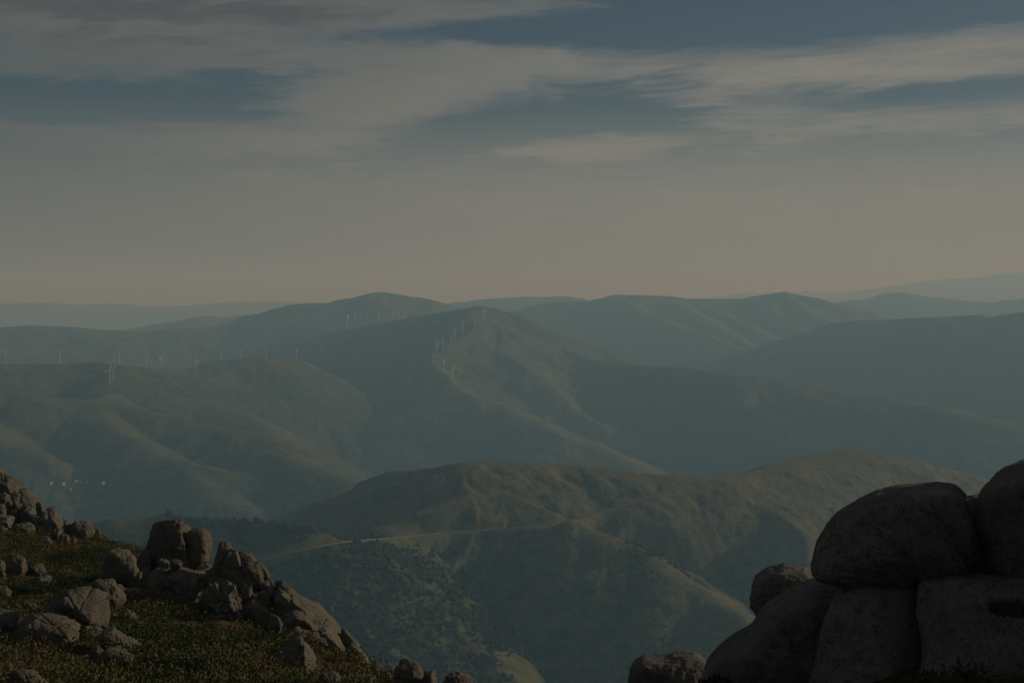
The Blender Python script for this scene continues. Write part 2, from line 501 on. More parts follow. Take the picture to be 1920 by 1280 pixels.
def terrain(x, y, full=False):
    """height at x, y (arrays); with full also owner id, heath tint and distance from crest"""
    wx = x + 55 * vnoise2(x / 420, y / 420, 3) + 16 * vnoise2(x / 120, y / 120, 4)
    wy = y + 55 * vnoise2(x / 420 + 50, y / 420, 5) + 16 * vnoise2(x / 120 + 9, y / 120, 6)
    far = np.clip((np.hypot(x, y) - 1200) / 800, 0, 1)
    wx = x + (wx - x) * far; wy = y + (wy - y) * far
    H = FLOOR + 35 * fbm2(x / 1500, y / 1500, 4, 0.5, 11)
    own = np.full(x.shape, len(OWNERS) - 1, np.int32)
    ht = np.full(x.shape, 0.3); cd = np.full(x.shape, 1e4); ns = np.full(x.shape, 1.2)
    for (owner, segs, sl, rnd, hl, nsc) in RIDGES:
        oid = OWNERS.index(owner)
        for s in segs:
            ax, ay, az_, bx, by, bz = s
            ex, ey = bx - ax, by - ay
            L2 = ex * ex + ey * ey + 1e-6
            t = np.clip(((wx - ax) * ex + (wy - ay) * ey) / L2, 0, 1)
            d = np.hypot(wx - ax - t * ex, wy - ay - t * ey)
            k_sl = sl if not isinstance(sl, tuple) else np.where(ex * (wy - ay) - ey * (wx - ax) > 0, sl[1], sl[0])
            z = az_ + t * (bz - az_) - k_sl * (np.sqrt(d * d + rnd * rnd) - rnd)
            if owner == 'hill' and sl == 0.48:
                z = z - 0.45 * np.maximum(0, d - 230)
            up = z > H
            H = np.where(up, z, H); own[up] = oid
            ht = np.where(up, hl, ht); cd = np.where(up, d, cd); ns = np.where(up, nsc, ns)
    lam = 260.0 * ns
    fade = np.clip(cd / (90 * ns), 0.06, 1)
    rg = 1 - np.abs(fbm2(wx / (lam * 1.25), wy / (lam * 1.25), 4, 0.52, 21))
    rg2 = 1 - np.abs(fbm2(wx / (lam * .42), wy / (lam * .42), 3, 0.5, 51))
    H = H + fade * ns * (15 * (rg - 0.62) + 4.0 * (rg2 - 0.62) + 4 * fbm2(x / (lam * .3), y / (lam * .3), 4, 0.55, 31) + 1.6 * fbm2(x / (lam * .08), y / (lam * .08), 3, 0.6, 37))
    if full:
        return H, own, ht, cd, ns
    return H


# polar grid: fine where the mid hill is, coarser beyond
rows = np.concatenate([np.geomspace(118, 1450, 60, endpoint=False), np.linspace(1450, 3900, 340, endpoint=False),
                       np.geomspace(3900, 14000, 280, endpoint=False), np.geomspace(14000, 44000, 100)])
cols_ = np.tan(np.linspace(math.atan(-0.43), math.atan(0.43), 780))
RR, CC = np.meshgrid(rows, cols_, indexing='ij')
nrm = np.sqrt(1 + CC * CC)
GX = (RR * CC / nrm); GY = (RR / nrm)
shape = GX.shape
GZ, OWN, HT, CD, NS = terrain(GX.ravel(), GY.ravel(), True)

# the road across the mid hill, found by sighting onto the terrain
ROAD_PX = [(440, 1066), (475, 1054), (500, 1045), (560, 1034), (600, 1026), (622, 1017), (650, 1014), (700, 1012), (760, 1007), (830, 1000), (860, 997), (930, 994), (1000, 990), (1060, 985), (1088, 979), (1105, 968), (1140, 956), (1180, 946), (1230, 928), (1270, 914), (1305, 899)]


def sight(px, py, d0, d1, n=700, off=0.0, fn=None):
    r = ray(px, py)
    d = np.linspace(d0, d1, n)
    z = (fn or terrain)(r[0] * d, r[1] * d) + off
    hit = np.nonzero(r[2] * d <= z)[0]
    if len(hit) == 0:
        i = int(np.argmin(r[2] * d - z))
    else:
        i = hit[0]
    return np.array([r[0] * d[i], r[1] * d[i], z[i]])


rp = [sight(px, py, 1500, 3600) for px, py in ROAD_PX]
rp = np.array(rp)
# even out, then densify
for _ in range(2):
    q = rp.copy(); q[1:-1] = (rp[:-2] + 2 * rp[1:-1] + rp[2:]) / 4; rp = q
dens = []
for a, b in zip(rp[:-1], rp[1:]):
    n = max(2, int(np.linalg.norm(b - a) / 8))
    for t in np.linspace(0, 1, n, endpoint=False):
        dens.append(a + (b - a) * t)
dens.append(rp[-1]); road = np.array(dens)
for _ in range(6):
    q = road.copy(); q[1:-1] = (road[:-2] + 2 * road[1:-1] + road[2:]) / 4; road = q


def near_road(x, y):
    best = np.full(x.shape, 1e9); zz = np.zeros(x.shape)
    for s in range(0, len(road)):
        d = np.hypot(x - road[s, 0], y - road[s, 1])
        u = d < best
        best = np.where(u, d, best); zz = np.where(u, road[s, 2], zz)
    return best, zz


bb = (GX.ravel() > road[:, 0].min() - 60) & (GX.ravel() < road[:, 0].max() + 60) & (GY.ravel() > road[:, 1].min() - 60) & (GY.ravel() < road[:, 1].max() + 60)
ii = np.nonzero(bb)[0]
rd, rz = near_road(GX.ravel()[ii], GY.ravel()[ii])
wgt = np.clip((20 - rd) / 11, 0, 1); wgt = wgt * wgt * (3 - 2 * wgt)
GZ[ii] = GZ[ii] * (1 - wgt) + (rz - 0.5) * wgt
ROCKY = np.zeros(GZ.shape)
ROCKY[ii] = np.clip(1 - np.abs(rd - 9) / 8, 0, 1) * 0.55

xf, yf = GX.ravel(), GY.ravel()
heath_v = HT + 0.35 * np.exp(-CD / (110 * NS)) - 0.25 * np.clip(CD / (500 * NS), 0, 1)
tint = np.stack([np.clip(heath_v, 0, 1.3), np.ones_like(HT) * 0.5, np.clip(ROCKY + 0.12 * np.exp(-CD / (40 * NS)), 0, 1)], 1)
idx = np.arange(shape[0] * shape[1]).reshape(shape)
quads = np.stack([idx[:-1, :-1], idx[:-1, 1:], idx[1:, 1:], idx[1:, :-1]], -1).reshape(-1, 4)
fo = OWN[quads[:, 0]]
NAMES = {'hill': 'hill', 'wooded_hill': 'wooded_hill', 'turbine_ridge': 'mountain_ridge', 'left_ridge': 'mountain_ridge', 'central_mountain': 'mountain',
         'peaked_mountain': 'mountain', 'right_mountain': 'mountain', 'dark_ridge': 'mountain_ridge', 'far_ridge': 'mountain_ridge', 'horizon_ridge': 'distant_mountains', 'own_mountain': 'mountain_flank', 'valley_floor': 'valley_floor'}
LABELS = {'hill': 'olive heath hill in the middle distance with a pale road across it', 'wooded_hill': 'green wooded shoulder left of the middle hill, above the rocky slope',
          'turbine_ridge': 'tan ridge at left topped by a line of wind turbines', 'left_ridge': 'lower bare ridge at left, in front of the turbine ridge',
          'central_mountain': 'broad mountain in the centre with turbines down its sunlit spur', 'peaked_mountain': 'tall hazy peak left of centre, highest on the skyline',
          'right_mountain': 'long ribbed mountain right of centre under the bright sky', 'dark_ridge': 'dark blue shaded ridge at the right edge above the boulders',
          'far_ridge': 'pale low ridges showing between the nearer mountains', 'horizon_ridge': 'faintest mountains fading into the horizon haze',
          'own_mountain': 'steep flank falling away below the viewpoint', 'valley_floor': 'hazy valley floor between the ridges'}
allv = np.stack([xf, yf, GZ], 1)
for oid, owner in enumerate(OWNERS):
    qs = quads[fo == oid]
    if len(qs) == 0:
        continue
    used = np.unique(qs)
    remap = np.zeros(len(allv), np.int32); remap[used] = np.arange(len(used))
    me = mesh_np(NAMES[owner], allv[used], remap[qs], m_hill, True, tint[used])
    tag(link(NAMES[owner], me), LABELS[owner], kind='structure')
# base sheet out to the horizon, everywhere below the valleys
th = np.linspace(0, 2 * math.pi, 97)[:-1]
rr = np.array([0.0, 3000, 9000, 20000, 35000, 50000])
gv = [(0, 0, FLOOR - 190)]; gf = []
for a in rr[1:]:
    for t in th:
        gv.append((a * math.cos(t), a * math.sin(t), FLOOR - 190))
n = len(th)
gq = []
for i in range(1, len(rr) - 1):
    for j in range(n):
        a = 1 + (i - 1) * n + j; b = 1 + (i - 1) * n + (j + 1) % n
        gq.append((a, b, b + n, a + n))
for j in range(n):
    gq.append((0, 1 + (j + 1) % n, 1 + j, 1 + j)) if False else None
gq = [q for q in gq if q]
bm = bmesh.new()
vs = [bm.verts.new(v) for v in gv]
for q in gq:
    bm.faces.new([vs[i] for i in q])
for j in range(n):
    bm.faces.new([vs[0], vs[1 + j], vs[1 + (j + 1) % n]])
bmesh.ops.recalc_face_normals(bm, faces=bm.faces[:])
me = bpy.data.meshes.new('ground'); bm.to_mesh(me); bm.free()
ca = me.color_attributes.new('tint', 'FLOAT_COLOR', 'POINT')
ca.data.foreach_set('color', np.tile(np.array([0.3, 0.5, 0, 1], np.float32), len(me.vertices)))
me.materials.append(m_hill)
tag(link('ground', me), 'lowland plain reaching to the hazy horizon', kind='structure')

# road strip
tan = np.gradient(road[:, :2], axis=0); tan /= np.linalg.norm(tan, axis=1)[:, None]
nor = np.stack([-tan[:, 1], tan[:, 0]], 1)
HWID = 3.6
lv = np.column_stack([road[:, :2] + nor * HWID, road[:, 2] + 0.9]); rv = np.column_stack([road[:, :2] - nor * HWID, road[:, 2] + 0.9])
lb = np.column_stack([road[:, :2] + nor * (HWID + 1.2), road[:, 2] - 1.2]); rb = np.column_stack([road[:, :2] - nor * (HWID + 1.2), road[:, 2] - 1.2])
m = len(road)
V = np.concatenate([lb, lv, rv, rb]); fq = []
for kx in range(3):
    for i in range(m - 1):
        fq.append((kx * m + i, kx * m + i + 1, (kx + 1) * m + i + 1, (kx + 1) * m + i))
tag(link('road', mesh_np('road', V, np.array(fq), m_road, False)), 'pale narrow road climbing across the middle hill to the saddle', kind='structure')

# ------------------------------------------------------------------ trees on the wooded slopes (one mass)
rng = np.random.default_rng(7)


def ico(sub):
    b = bmesh.new(); bmesh.ops.create_icosphere(b, subdivisions=sub, radius=1.0)
    v = np.array([x.co[:] for x in b.verts]); f = np.array([[q.index for q in p.verts] for p in b.faces]); b.free()
    return v, f


ICO = {s: ico(s) for s in (1, 2, 3, 4, 5, 6, 7)}


def blobs(cx, cy, cz, rad, hgt, colr, sub=1, jit=0.28, seed=1):
    rg = np.random.default_rng(seed)
    v0, f0 = ICO[sub]
    n = len(cx)
    jv = 1 + jit * rg.standard_normal((n, len(v0), 1))
    V = v0[None] * jv
    ang = rg.uniform(0, 6.28, n); ca, sa = np.cos(ang)[:, None], np.sin(ang)[:, None]
    X = V[:, :, 0] * ca - V[:, :, 1] * sa; Y = V[:, :, 0] * sa + V[:, :, 1] * ca
    out = np.stack([cx[:, None] + X * rad[:, None], cy[:, None] + Y * rad[:, None], cz[:, None] + V[:, :, 2] * hgt[:, None]], -1)
    Fa = (f0[None] + (np.arange(n) * len(v0))[:, None, None]).reshape(-1, 3)
    Cc = np.repeat(colr[:, None, :], len(v0), 1).reshape(-1, 3)
    return out.reshape(-1, 3), Fa, Cc


def scatter(n, d0, d1, a0, a1, seed):
    rg = np.random.default_rng(seed)
    d = np.sqrt(rg.uniform(d0 * d0, d1 * d1, n)); a = rg.uniform(a0, a1, n)
    return d * np.sin(a), d * np.cos(a)


NT_ = 34000
tx, ty = scatter(NT_, 1300, 2750, R(-14), R(8), 5)
tz, to, _, tcd, _ = terrain(tx, ty, True)
rdist = near_road(tx, ty)[0]
wood = OWNERS.index('wooded_hill'); hillid = OWNERS.index('hill')
dens_n = fbm2(tx / 160, ty / 160, 4, 0.55, 77)
pxs = 960 + F * tx / ty
pys = HORIZON - F * tz / ty
road_y = np.interp(pxs, [q[0] for q in ROAD_PX], [q[1] for q in ROAD_PX])
below = np.clip((pys - road_y) / 160, -0.2, 1.0)
prob = np.where(to == wood, 0.62 + 0.6 * dens_n, 0.06 + 0.30 * below + 0.85 * dens_n - 0.7 * np.clip((pxs - np.interp(pys, [980, 1064, 1125, 1200, 1280], [850, 845, 895, 980, 1010])) / 60, 0, 1))
keep = ((to == wood) | (to == hillid)) & (rng.uniform(0, 1, NT_) < prob) & (rdist > 15) & (pys < 1330)
tx, ty, tz = tx[keep], ty[keep], tz[keep]
n = len(tx)
rad = (1.5 + 3.4 * rng.uniform(0, 1, n) ** 2.0) * (1 + 0.25 * rng.standard_normal(n)).clip(0.6, 1.6)
hg = rad * rng.uniform(0.75, 1.25, n)
base = np.array([[0.042, 0.054, 0.024], [0.058, 0.066, 0.028], [0.080, 0.080, 0.034], [0.034, 0.046, 0.024]])
cl = base[rng.choice(4, n, p=[.35, .3, .15, .2])] * rng.uniform(0.8, 1.25, (n, 1))
V1, F1, C1 = blobs(tx, ty, tz + hg * 0.6, rad, hg, cl, 1, 0.25, 3)
# a second smaller lobe beside each crown
ox, oy = rng.normal(0, 1, (2, n)) * rad * 0.6
V2, F2, C2 = blobs(tx + ox, ty + oy, tz + hg * rng.uniform(0.5, 1.1, n), rad * 0.62, hg * 0.7, cl * rng.uniform(0.85, 1.2, (n, 1)), 1, 0.3, 4)
me = mesh_np('forest', np.concatenate([V1, V2]), np.concatenate([F1, F2 + len(V1)]), m_tree, False, np.concatenate([C1, C2]))
tag(link('forest', me), 'scattered oak woodland covering the slopes below the road', kind='stuff')
N_TREES = n

# ------------------------------------------------------------------ near ground: the rocky slope at left and the rocks we look over
CTRL = []
for q in [(-300, 1010, 135), (-150, 985, 130), (-40, 962, 126), (60, 992, 121), (120, 1008, 119), (200, 1012, 116), (280, 1024, 111), (400, 1068, 102), (480, 1092, 97), (520, 1118, 92), (580, 1165, 85), (650, 1222, 77), (720, 1262, 70),
          (800, 1300, 62), (900, 1340, 54), (1050, 1420, 44),
          (-200, 1060, 100), (0, 1060, 102), (150, 1050, 106), (0, 1120, 86), (200, 1105, 91), (330, 1150, 82), (450, 1180, 78), (-200, 1200, 62), (0, 1200, 65), (200, 1200, 67), (400, 1200, 70), (520, 1225, 66), (600, 1255, 64),
          (-200, 1285, 50), (0, 1285, 52), (200, 1285, 53), (400, 1285, 55), (550, 1288, 58), (680, 1290, 62), (0, 1420, 34), (300, 1430, 33), (600, 1440, 32), (900, 1500, 24),
          (1250, 1330, 24), (1450, 1330, 19), (1700, 1310, 17.5), (1950, 1290, 17), (2300, 1150, 20), (1400, 1280, 30), (1900, 1180, 26)]:
    CTRL.append(P(*q))
for (px, py, d) in [(-300, 1010, 135), (-40, 962, 126), (120, 1008, 119), (280, 1024, 111), (400, 1068, 102), (520, 1118, 92), (650, 1222, 77), (800, 1300, 62), (900, 1340, 54), (1050, 1420, 44)]:
    p0 = P(px, py, d); dr = np.array([0.75, 0.66])
    CTRL.append(np.array([p0[0] + 22 * dr[0], p0[1] + 22 * dr[1], p0[2] - 13]))
    CTRL.append(np.array([p0[0] + 50 * dr[0], p0[1] + 50 * dr[1], p0[2] - 36]))
for q in [(0, 0, -1.7), (-3, 2, -2), (4, 3, -2.0), (0, 8, -3.4), (6, 9, -2.8), (-10, 8, -3.6), (-25, 10, -4.5), (-45, 15, -5), (-60, 45, -9), (-70, 90, -15), (14, 14, -2.2), (0, -15, -1), (30, -10, 2), (-40, -15, -2), (30, 20, -2), (45, 35, -10), (40, 70, -45), (60, 60, -40), (60, 20, -4), (60, 130, -95),
          (20, 45, -24), (10, 60, -30), (0, 160, -80), (60, 180, -120), (-60, 190, -75), (-85, 170, -50), (20, 110, -62)]:
    CTRL.append(np.array(q, float))
CTRL = np.array(CTRL)


def tps_fit(c, reg=0.4):
    n = len(c); d = np.hypot(c[:, None, 0] - c[None, :, 0], c[:, None, 1] - c[None, :, 1]) + 1e-9
    K = d * d * np.log(d) / 50.0 + np.eye(n) * reg
    Pm = np.column_stack([np.ones(n), c[:, :2]])
    A = np.zeros((n + 3, n + 3)); A[:n, :n] = K; A[:n, n:] = Pm; A[n:, :n] = Pm.T
    b = np.zeros(n + 3); b[:n] = c[:, 2]
    return np.linalg.solve(A, b)


TPS = tps_fit(CTRL)


CREST = [(-900, 1080, 135), (-300, 1010, 135), (-150, 985, 130), (-40, 965, 126), (60, 996, 121), (120, 1012, 119), (200, 1020, 116), (280, 1034, 111), (400, 1082, 102), (480, 1108, 97), (520, 1136, 92), (580, 1186, 85), (650, 1240, 77), (720, 1276, 70),
         (800, 1312, 62), (900, 1350, 54), (1050, 1440, 44), (1200, 1500, 34)]
CREST = np.array([(q[0], q[1], q[2], ray(q[0], q[1])[2]) for q in CREST])


def near_ground(x, y):
    x = np.asarray(x, float); y = np.asarray(y, float)
    z = TPS[-3] + TPS[-2] * x + TPS[-1] * y
    for i, c in enumerate(CTRL):
        d = np.hypot(x - c[0], y - c[1]) + 1e-9
        z = z + TPS[i] * d * d * np.log(d) / 50.0
    # the crest of the slope, beyond which it drops away to the right and behind
    safe = np.maximum(y, 1.0)
    px = 960 + F * x / safe
    d = np.hypot(x, y)
    dc = np.interp(px, CREST[:, 0], CREST[:, 2]); sl = np.interp(px, CREST[:, 0], CREST[:, 3])
    lim = sl * d - 0.34 * np.maximum(0, d - dc)
    z = np.where((y > 20) & (px < 1100), np.minimum(z, lim), z)
    z = z + 0.45 * fbm2(x / 7.0, y / 7.0, 4, 0.55, 41) + 0.16 * fbm2(x / 1.6, y / 1.6, 3, 0.5, 45)
    return z


gx = np.arange(-88, 66, 0.5); gy = np.arange(-24, 196, 0.55)
XX, YY = np.meshgrid(gx, gy, indexing='ij')
ZZ = near_ground(XX.ravel(), YY.ravel())
idn = np.arange(XX.size).reshape(XX.shape)
qn = np.stack([idn[:-1, :-1], idn[1:, :-1], idn[1:, 1:], idn[:-1, 1:]], -1).reshape(-1, 4)
me = mesh_np('hillside', np.column_stack([XX.ravel(), YY.ravel(), ZZ]), qn, m_earth, True)
tag(link('hillside', me), 'heathy mountain slope with boulders in the near left corner', kind='structure')

# ------------------------------------------------------------------ boulders


def circle_table(outline, cx, cy):
    """radius of a closed pixel outline seen from its centre, 720 directions (z up)"""
    pts = np.array([(x - cx, cy - y) for x, y in outline], float)
    th = np.linspace(-math.pi, math.pi, 721)
    out = np.zeros(721)
    for a, b in zip(pts, np.roll(pts, -1, 0)):
        ex, ez = b - a
        c, s = np.cos(th), np.sin(th)
        det = c * (-ez) + s * ex
        det = np.where(np.abs(det) < 1e-9, 1e-9, det)
        rr_ = (a[0] * (-ez) + a[1] * ex) / det
        tt = (c * a[1] - s * a[0]) / det
        ok = (rr_ > 0) & (tt >= -1e-6) & (tt <= 1 + 1e-6)
        out = np.where(ok, np.maximum(out, rr_), out)
    k5 = np.array([1, 2, 3, 4, 5, 4, 3, 2, 1], float); k5 /= k5.sum()
    ext = np.concatenate([out[-5:-1], out, out[1:5]])
    return th, np.convolve(ext, k5, 'valid')


def boulder(label, shp, d=None, p=10, depth=0.9, seed=1, rough=0.05, lvl=5, tilt=0, sink=0.25, faces=None, cracks=(), group=None, back=0.45, cat='boulder', sq=2.6):
    rg = np.random.default_rng(seed)
    if len(shp) == 4 and not isinstance(shp[0], (tuple, list)):
        x0, y0, x1, y1 = shp
        outline = None
    else:
        xs = [q[0] for q in shp]; ys = [q[1] for q in shp]
        x0, y0, x1, y1 = min(xs), min(ys), max(xs), max(ys)
        outline = shp
    cx = (x0 + x1) / 2
    if d is None:
        gp = sight(cx, y1 - 0.08 * (y1 - y0), 26, 140, 900, 0.0, near_ground)
        d = math.hypot(gp[0], gp[1])
        dd = depth * (x1 - x0) / 2 / F * d
        d = d + back * dd
    hpx = y1 - y0
    y1s = y1 + sink * hpx if outline is None else y1
    cy = (y0 + y1s) / 2
    c = P(cx, cy, d)
    mpp = float(np.dot(c, FWD)) / F
    hw, hh = (x1 - x0) / 2 * mpp, (y1s - y0) / 2 * mpp
    hd = depth * min(hw, hh * 1.5) if depth < 3 else depth
    if d > 40:
        lvl = 6 if x1 - x0 > 76 else (5 if x1 - x0 > 26 else min(lvl, 4))
        p = p * 1.6
        rough = max(rough, 0.045) * 1.5
    v, f = ICO[lvl]
    D = v / np.linalg.norm(v, axis=1)[:, None]
    jit = fbm3(D * 1.3 + seed * 3.1, 3, 0.5, seed)
    ths = np.arctan2(D[:, 2], D[:, 0]); rho = np.hypot(D[:, 0], D[:, 2])
    if outline is not None:
        th, rt = circle_table(outline, cx, cy)
        R2 = np.interp(ths, th, rt * mpp)
    else:
        t2 = ths - R(tilt)
        ew, eh = hw, hh
        R2 = (np.abs(np.cos(t2) / ew) ** sq + np.abs(np.sin(t2) / eh) ** sq) ** (-1 / sq)
        R2 = R2 * (1 + 0.10 * np.sin(3 * ths + seed) * 0.6 + 0.06 * np.sin(5 * ths + 2.2 * seed))
    terms = (rho / R2) ** p
    if faces is None:
        faces = []
        a = R(rg.uniform(-14, 14))
        faces.append((-0.42 + 0.25 * rg.standard_normal(), -0.85, 0.22 + 0.2 * rg.standard_normal(), 0.55))
        faces.append((0.85, -0.42 + 0.15 * rg.standard_normal(), 0.22 + 0.15 * rg.standard_normal(), 0.5))
        faces.append((0.2 * rg.standard_normal(), -0.5, 0.85, 0.5))
        faces.append((-0.7, -0.55 + 0.2 * rg.standard_normal(), 0.4 * rg.standard_normal(), 0.55))
        for _ in range(4):
            q = rg.standard_normal(3); q[1] = abs(q[1]) + 0.3
            faces.append((q[0], q[1], q[2], 0.6))
        for _ in range(2):
            q = rg.standard_normal(3); q[1] = -abs(q[1])
            faces.append((q[0], q[1], q[2], 0.75))
    for (nx, ny, nz, kk) in faces:
        nn = np.array([nx, ny, nz]); nn = nn / np.linalg.norm(nn)
        off = math.sqrt((nn[0] * hw) ** 2 + (nn[1] * hd) ** 2 + (nn[2] * hh) ** 2) * (0.62 + 0.36 * kk)
        terms = terms + (np.maximum(D @ nn, 0) / off) ** p
    terms = terms + (np.abs(D[:, 1]) / hd) ** p
    rad_ = terms ** (-1.0 / p)
    Pt = D * rad_[:, None]
    # weathering: broad lumps, smaller pits, joints
    S = max(0.3, (hw + hh) / 2)
    if d > 40:
        cracks = tuple(cracks) + ((0.9, 0.35, rg.normal(0, .3), rg.uniform(-.45, .35), 0.035, 0.07), (rg.normal(0, .35), 0.2, 0.95, rg.uniform(-.2, .4), 0.03, 0.05), (-0.8, 0.1, rg.normal(0, .5), rg.uniform(-.4, .5), 0.028, 0.08), (rg.normal(0, .5), 0.5, 0.8, rg.uniform(-.5, .3), 0.025, 0.07))
    q = Pt / S
    disp = 1 + rough * (1.0 * fbm3(q * 1.6 + seed, 4, 0.55, seed + 5) + 0.5 * fbm3(q * 5.0 + seed, 3, 0.55, seed + 9))
    if d > 40:
        st = fbm3(q * np.array([1.5, 1.5, 2.2]) + seed * 1.7, 2, 0.5, seed + 31) * 2.6
        fr = st - np.floor(st)
        disp = disp + 0.075 * (np.floor(st) + np.clip((fr - 0.35) / 0.3, 0, 1)) / 2.0
    if d <= 40:
        st = fbm3(q * np.array([1.1, 1.1, 1.7]) + seed * 1.7, 2, 0.5, seed + 31) * 1.8
        fr = st - np.floor(st)
        disp = disp + 0.035 * (np.floor(st) + np.clip((fr - 0.38) / 0.24, 0, 1)) / 2.0 + 0.006 * fbm3(q * 13.0, 2, 0.6, seed + 41) + 0.02 * fbm3(q * 3.2, 3, 0.55, seed + 43)
        cracks = tuple(cracks) + ((rg.normal(0, .4), 0.3, 0.9, rg.uniform(-.3, .3), 0.012, 0.022), (0.9, 0.2, rg.normal(0, .4), rg.uniform(-.5, .5), 0.014, 0.025))
    for (nx, ny, nz, off, wd, dp) in cracks:
        nn = np.array([nx, ny, nz]); nn = nn / np.linalg.norm(nn)
        s = (q @ nn) - off + 0.05 * fbm3(q * 2.0, 2, 0.5, seed + 2)
        front = np.clip(-D[:, 1] * 1.6 - 0.1, 0, 1) if d < 40 else 1.0
        disp = disp - front * dp * np.exp(-(s / wd) ** 2)
    Pt = Pt * disp[:, None]
    # fit to its outline again
    mx, mn = Pt.max(0), Pt.min(0)
    Pt[:, 0] = (Pt[:, 0] - mn[0]) / (mx[0] - mn[0]) * 2 * hw - hw
    Pt[:, 2] = (Pt[:, 2] - mn[2]) / (mx[2] - mn[2]) * 2 * hh - hh
    r0 = ray(cx, cy); yaw = math.atan2(r0[0], r0[1])
    ca_, sa_ = math.cos(-yaw), math.sin(-yaw)
    X = Pt[:, 0] * ca_ - Pt[:, 1] * sa_; Y = Pt[:, 0] * sa_ + Pt[:, 1] * ca_
    base_z = -hh
    me = mesh_np('boulder', np.stack([X, Y, Pt[:, 2] - base_z], 1), f, m_rock if d > 40 else m_rock_grey, True)
    o = link('boulder', me, None, (c[0], c[1], c[2] + base_z))
    tag(o, label, cat, group)
    return o


LS = 'granite boulders on the left slope'
RS = 'granite boulders of the right outcrop'
# --- right outcrop, close by
boulder('huge rounded dark boulder balanced over the right outcrop with an overhanging nose',
        [(1524, 1062), (1535, 1028), (1552, 1000), (1580, 968), (1612, 946), (1650, 929), (1690, 917), (1730, 912), (1770, 911), (1795, 918), (1808, 935), (1815, 990), (1822, 1050), (1800, 1104), (1740, 1102), (1660, 1098), (1600, 1104), (1560, 1092), (1532, 1078)],
        18.0, 9, 1.1, 3, 0.022, 7, faces=[(-0.5, -0.8, 0.35, 0.6), (0.3, -0.9, 0.25, 0.65), (0.1, -0.75, -0.65, 0.6), (0, 1, 0.1, 0.6)], cracks=((0.72, 0.2, 0.62, 0.52, 0.045, 0.07), (0.85, 0.1, 0.5, 0.78, 0.06, 0.11)), group=RS)
boulder('small domed boulder with a sunlit top, left of the huge overhanging boulder',
        [(1407, 1140), (1410, 1115), (1420, 1090), (1440, 1072), (1470, 1064), (1510, 1064), (1545, 1080), (1580, 1098), (1600, 1130), (1560, 1180), (1480, 1170), (1436, 1157), (1418, 1150)],
        20.6, 10, 0.9, 4, 0.03, 6, faces=[(-0.3, -0.85, 0.1, 0.55), (0.3, -0.6, 0.75, 0.6), (0, 1, 0, 0.6)], group=RS)
boulder('tall dark boulder cut by the right edge of the picture, highest of its outcrop',
        [(1843, 1000), (1844, 960), (1852, 930), (1868, 912), (1886, 902), (1900, 899), (1930, 892), (1985, 872), (2070, 740), (2200, 630), (2330, 650), (2380, 1000), (2300, 1120), (2050, 1130), (1930, 1118), (1882, 1106), (1862, 1060)],
        18.7, 9, 1.3, 6, 0.022, 6, faces=[(-0.45, -0.85, 0.1, 0.55), (0.3, -0.9, 0.2, 0.55), (0, 1, 0, 0.6)], cracks=((0.3, 0.2, 0.9, 0.05, 0.05, 0.04),), group=RS)
boulder('flat-topped dark rock wedged in the gap behind the huge overhanging boulder', [(1780, 1000), (1785, 940), (1800, 928), (1830, 926), (1870, 930), (1900, 960), (1900, 1150), (1830, 1240), (1700, 1240), (1690, 1130), (1740, 1060)],
        20.3, 10, 0.8, 8, 0.03, 6, faces=[(0, -1, 0.1, 0.5), (0, 1, 0, 0.6)], group=RS)
boulder('sloping dark slab running down to the left under the domed boulder',
        [(1300, 1330), (1322, 1272), (1345, 1240), (1375, 1215), (1405, 1197), (1420, 1178), (1440, 1150), (1480, 1122), (1530, 1100), (1590, 1098), (1620, 1130), (1620, 1250), (1600, 1345), (1450, 1350)],
        18.6, 11, 1.0, 11, 0.03, 6, faces=[(-0.45, -0.8, 0.3, 0.55), (0.1, -0.95, 0.1, 0.6), (0, 1, 0, 0.6)], cracks=((0.9, 0, 0.3, 0.35, 0.04, 0.05),), group=RS)
boulder('broad column-like grey boulder under the nose of the huge overhanging boulder',
        [(1512, 1340), (1525, 1260), (1535, 1190), (1552, 1150), (1575, 1108), (1610, 1092), (1665, 1086), (1715, 1088), (1740, 1104), (1742, 1160), (1735, 1230), (1715, 1290), (1700, 1350), (1600, 1350)],
        17.7, 10, 1.0, 13, 0.025, 7, faces=[(-0.55, -0.8, 0.15, 0.6), (0.5, -0.8, 0.2, 0.6), (0, -0.85, 0.5, 0.62), (0, 1, 0, 0.6)], cracks=((0.2, 0.1, 0.95, -0.1, 0.03, 0.015),), group=RS)
boulder('wide low dark rock in the bottom right corner of the outcrop',
        [(1725, 1350), (1738, 1250), (1735, 1160), (1742, 1112), (1800, 1098), (1880, 1092), (1960, 1080), (2100, 1085), (2250, 1100), (2300, 1250), (2280, 1360), (1950, 1360)],
        17.2, 10, 0.6, 17, 0.035, 6, faces=[(-0.2, -0.9, 0.3, 0.6), (0.3, -0.9, 0.3, 0.6), (0, -0.7, 0.7, 0.6), (0, 1, 0, 0.6)], cracks=((0.3, 0.2, 0.9, 0.15, 0.03, 0.02), (0.9, 0.1, -0.4, -0.4, 0.03, 0.02)), group=RS)
boulder('low rounded boulder with a brown sunlit top at the bottom, left of the outcrop',
        [(1176, 1290), (1177, 1262), (1186, 1248), (1203, 1240), (1240, 1238), (1262, 1233), (1290, 1229), (1312, 1232), (1328, 1243), (1337, 1256), (1345, 1290), (1330, 1340), (1260, 1350), (1190, 1340)],
        25.0, 10, 0.9, 19, 0.04, 6, faces=[(-0.5, -0.85, 0.05, 0.55), (0.35, -0.75, 0.55, 0.6), (0, 1, 0, 0.6)], group=RS)
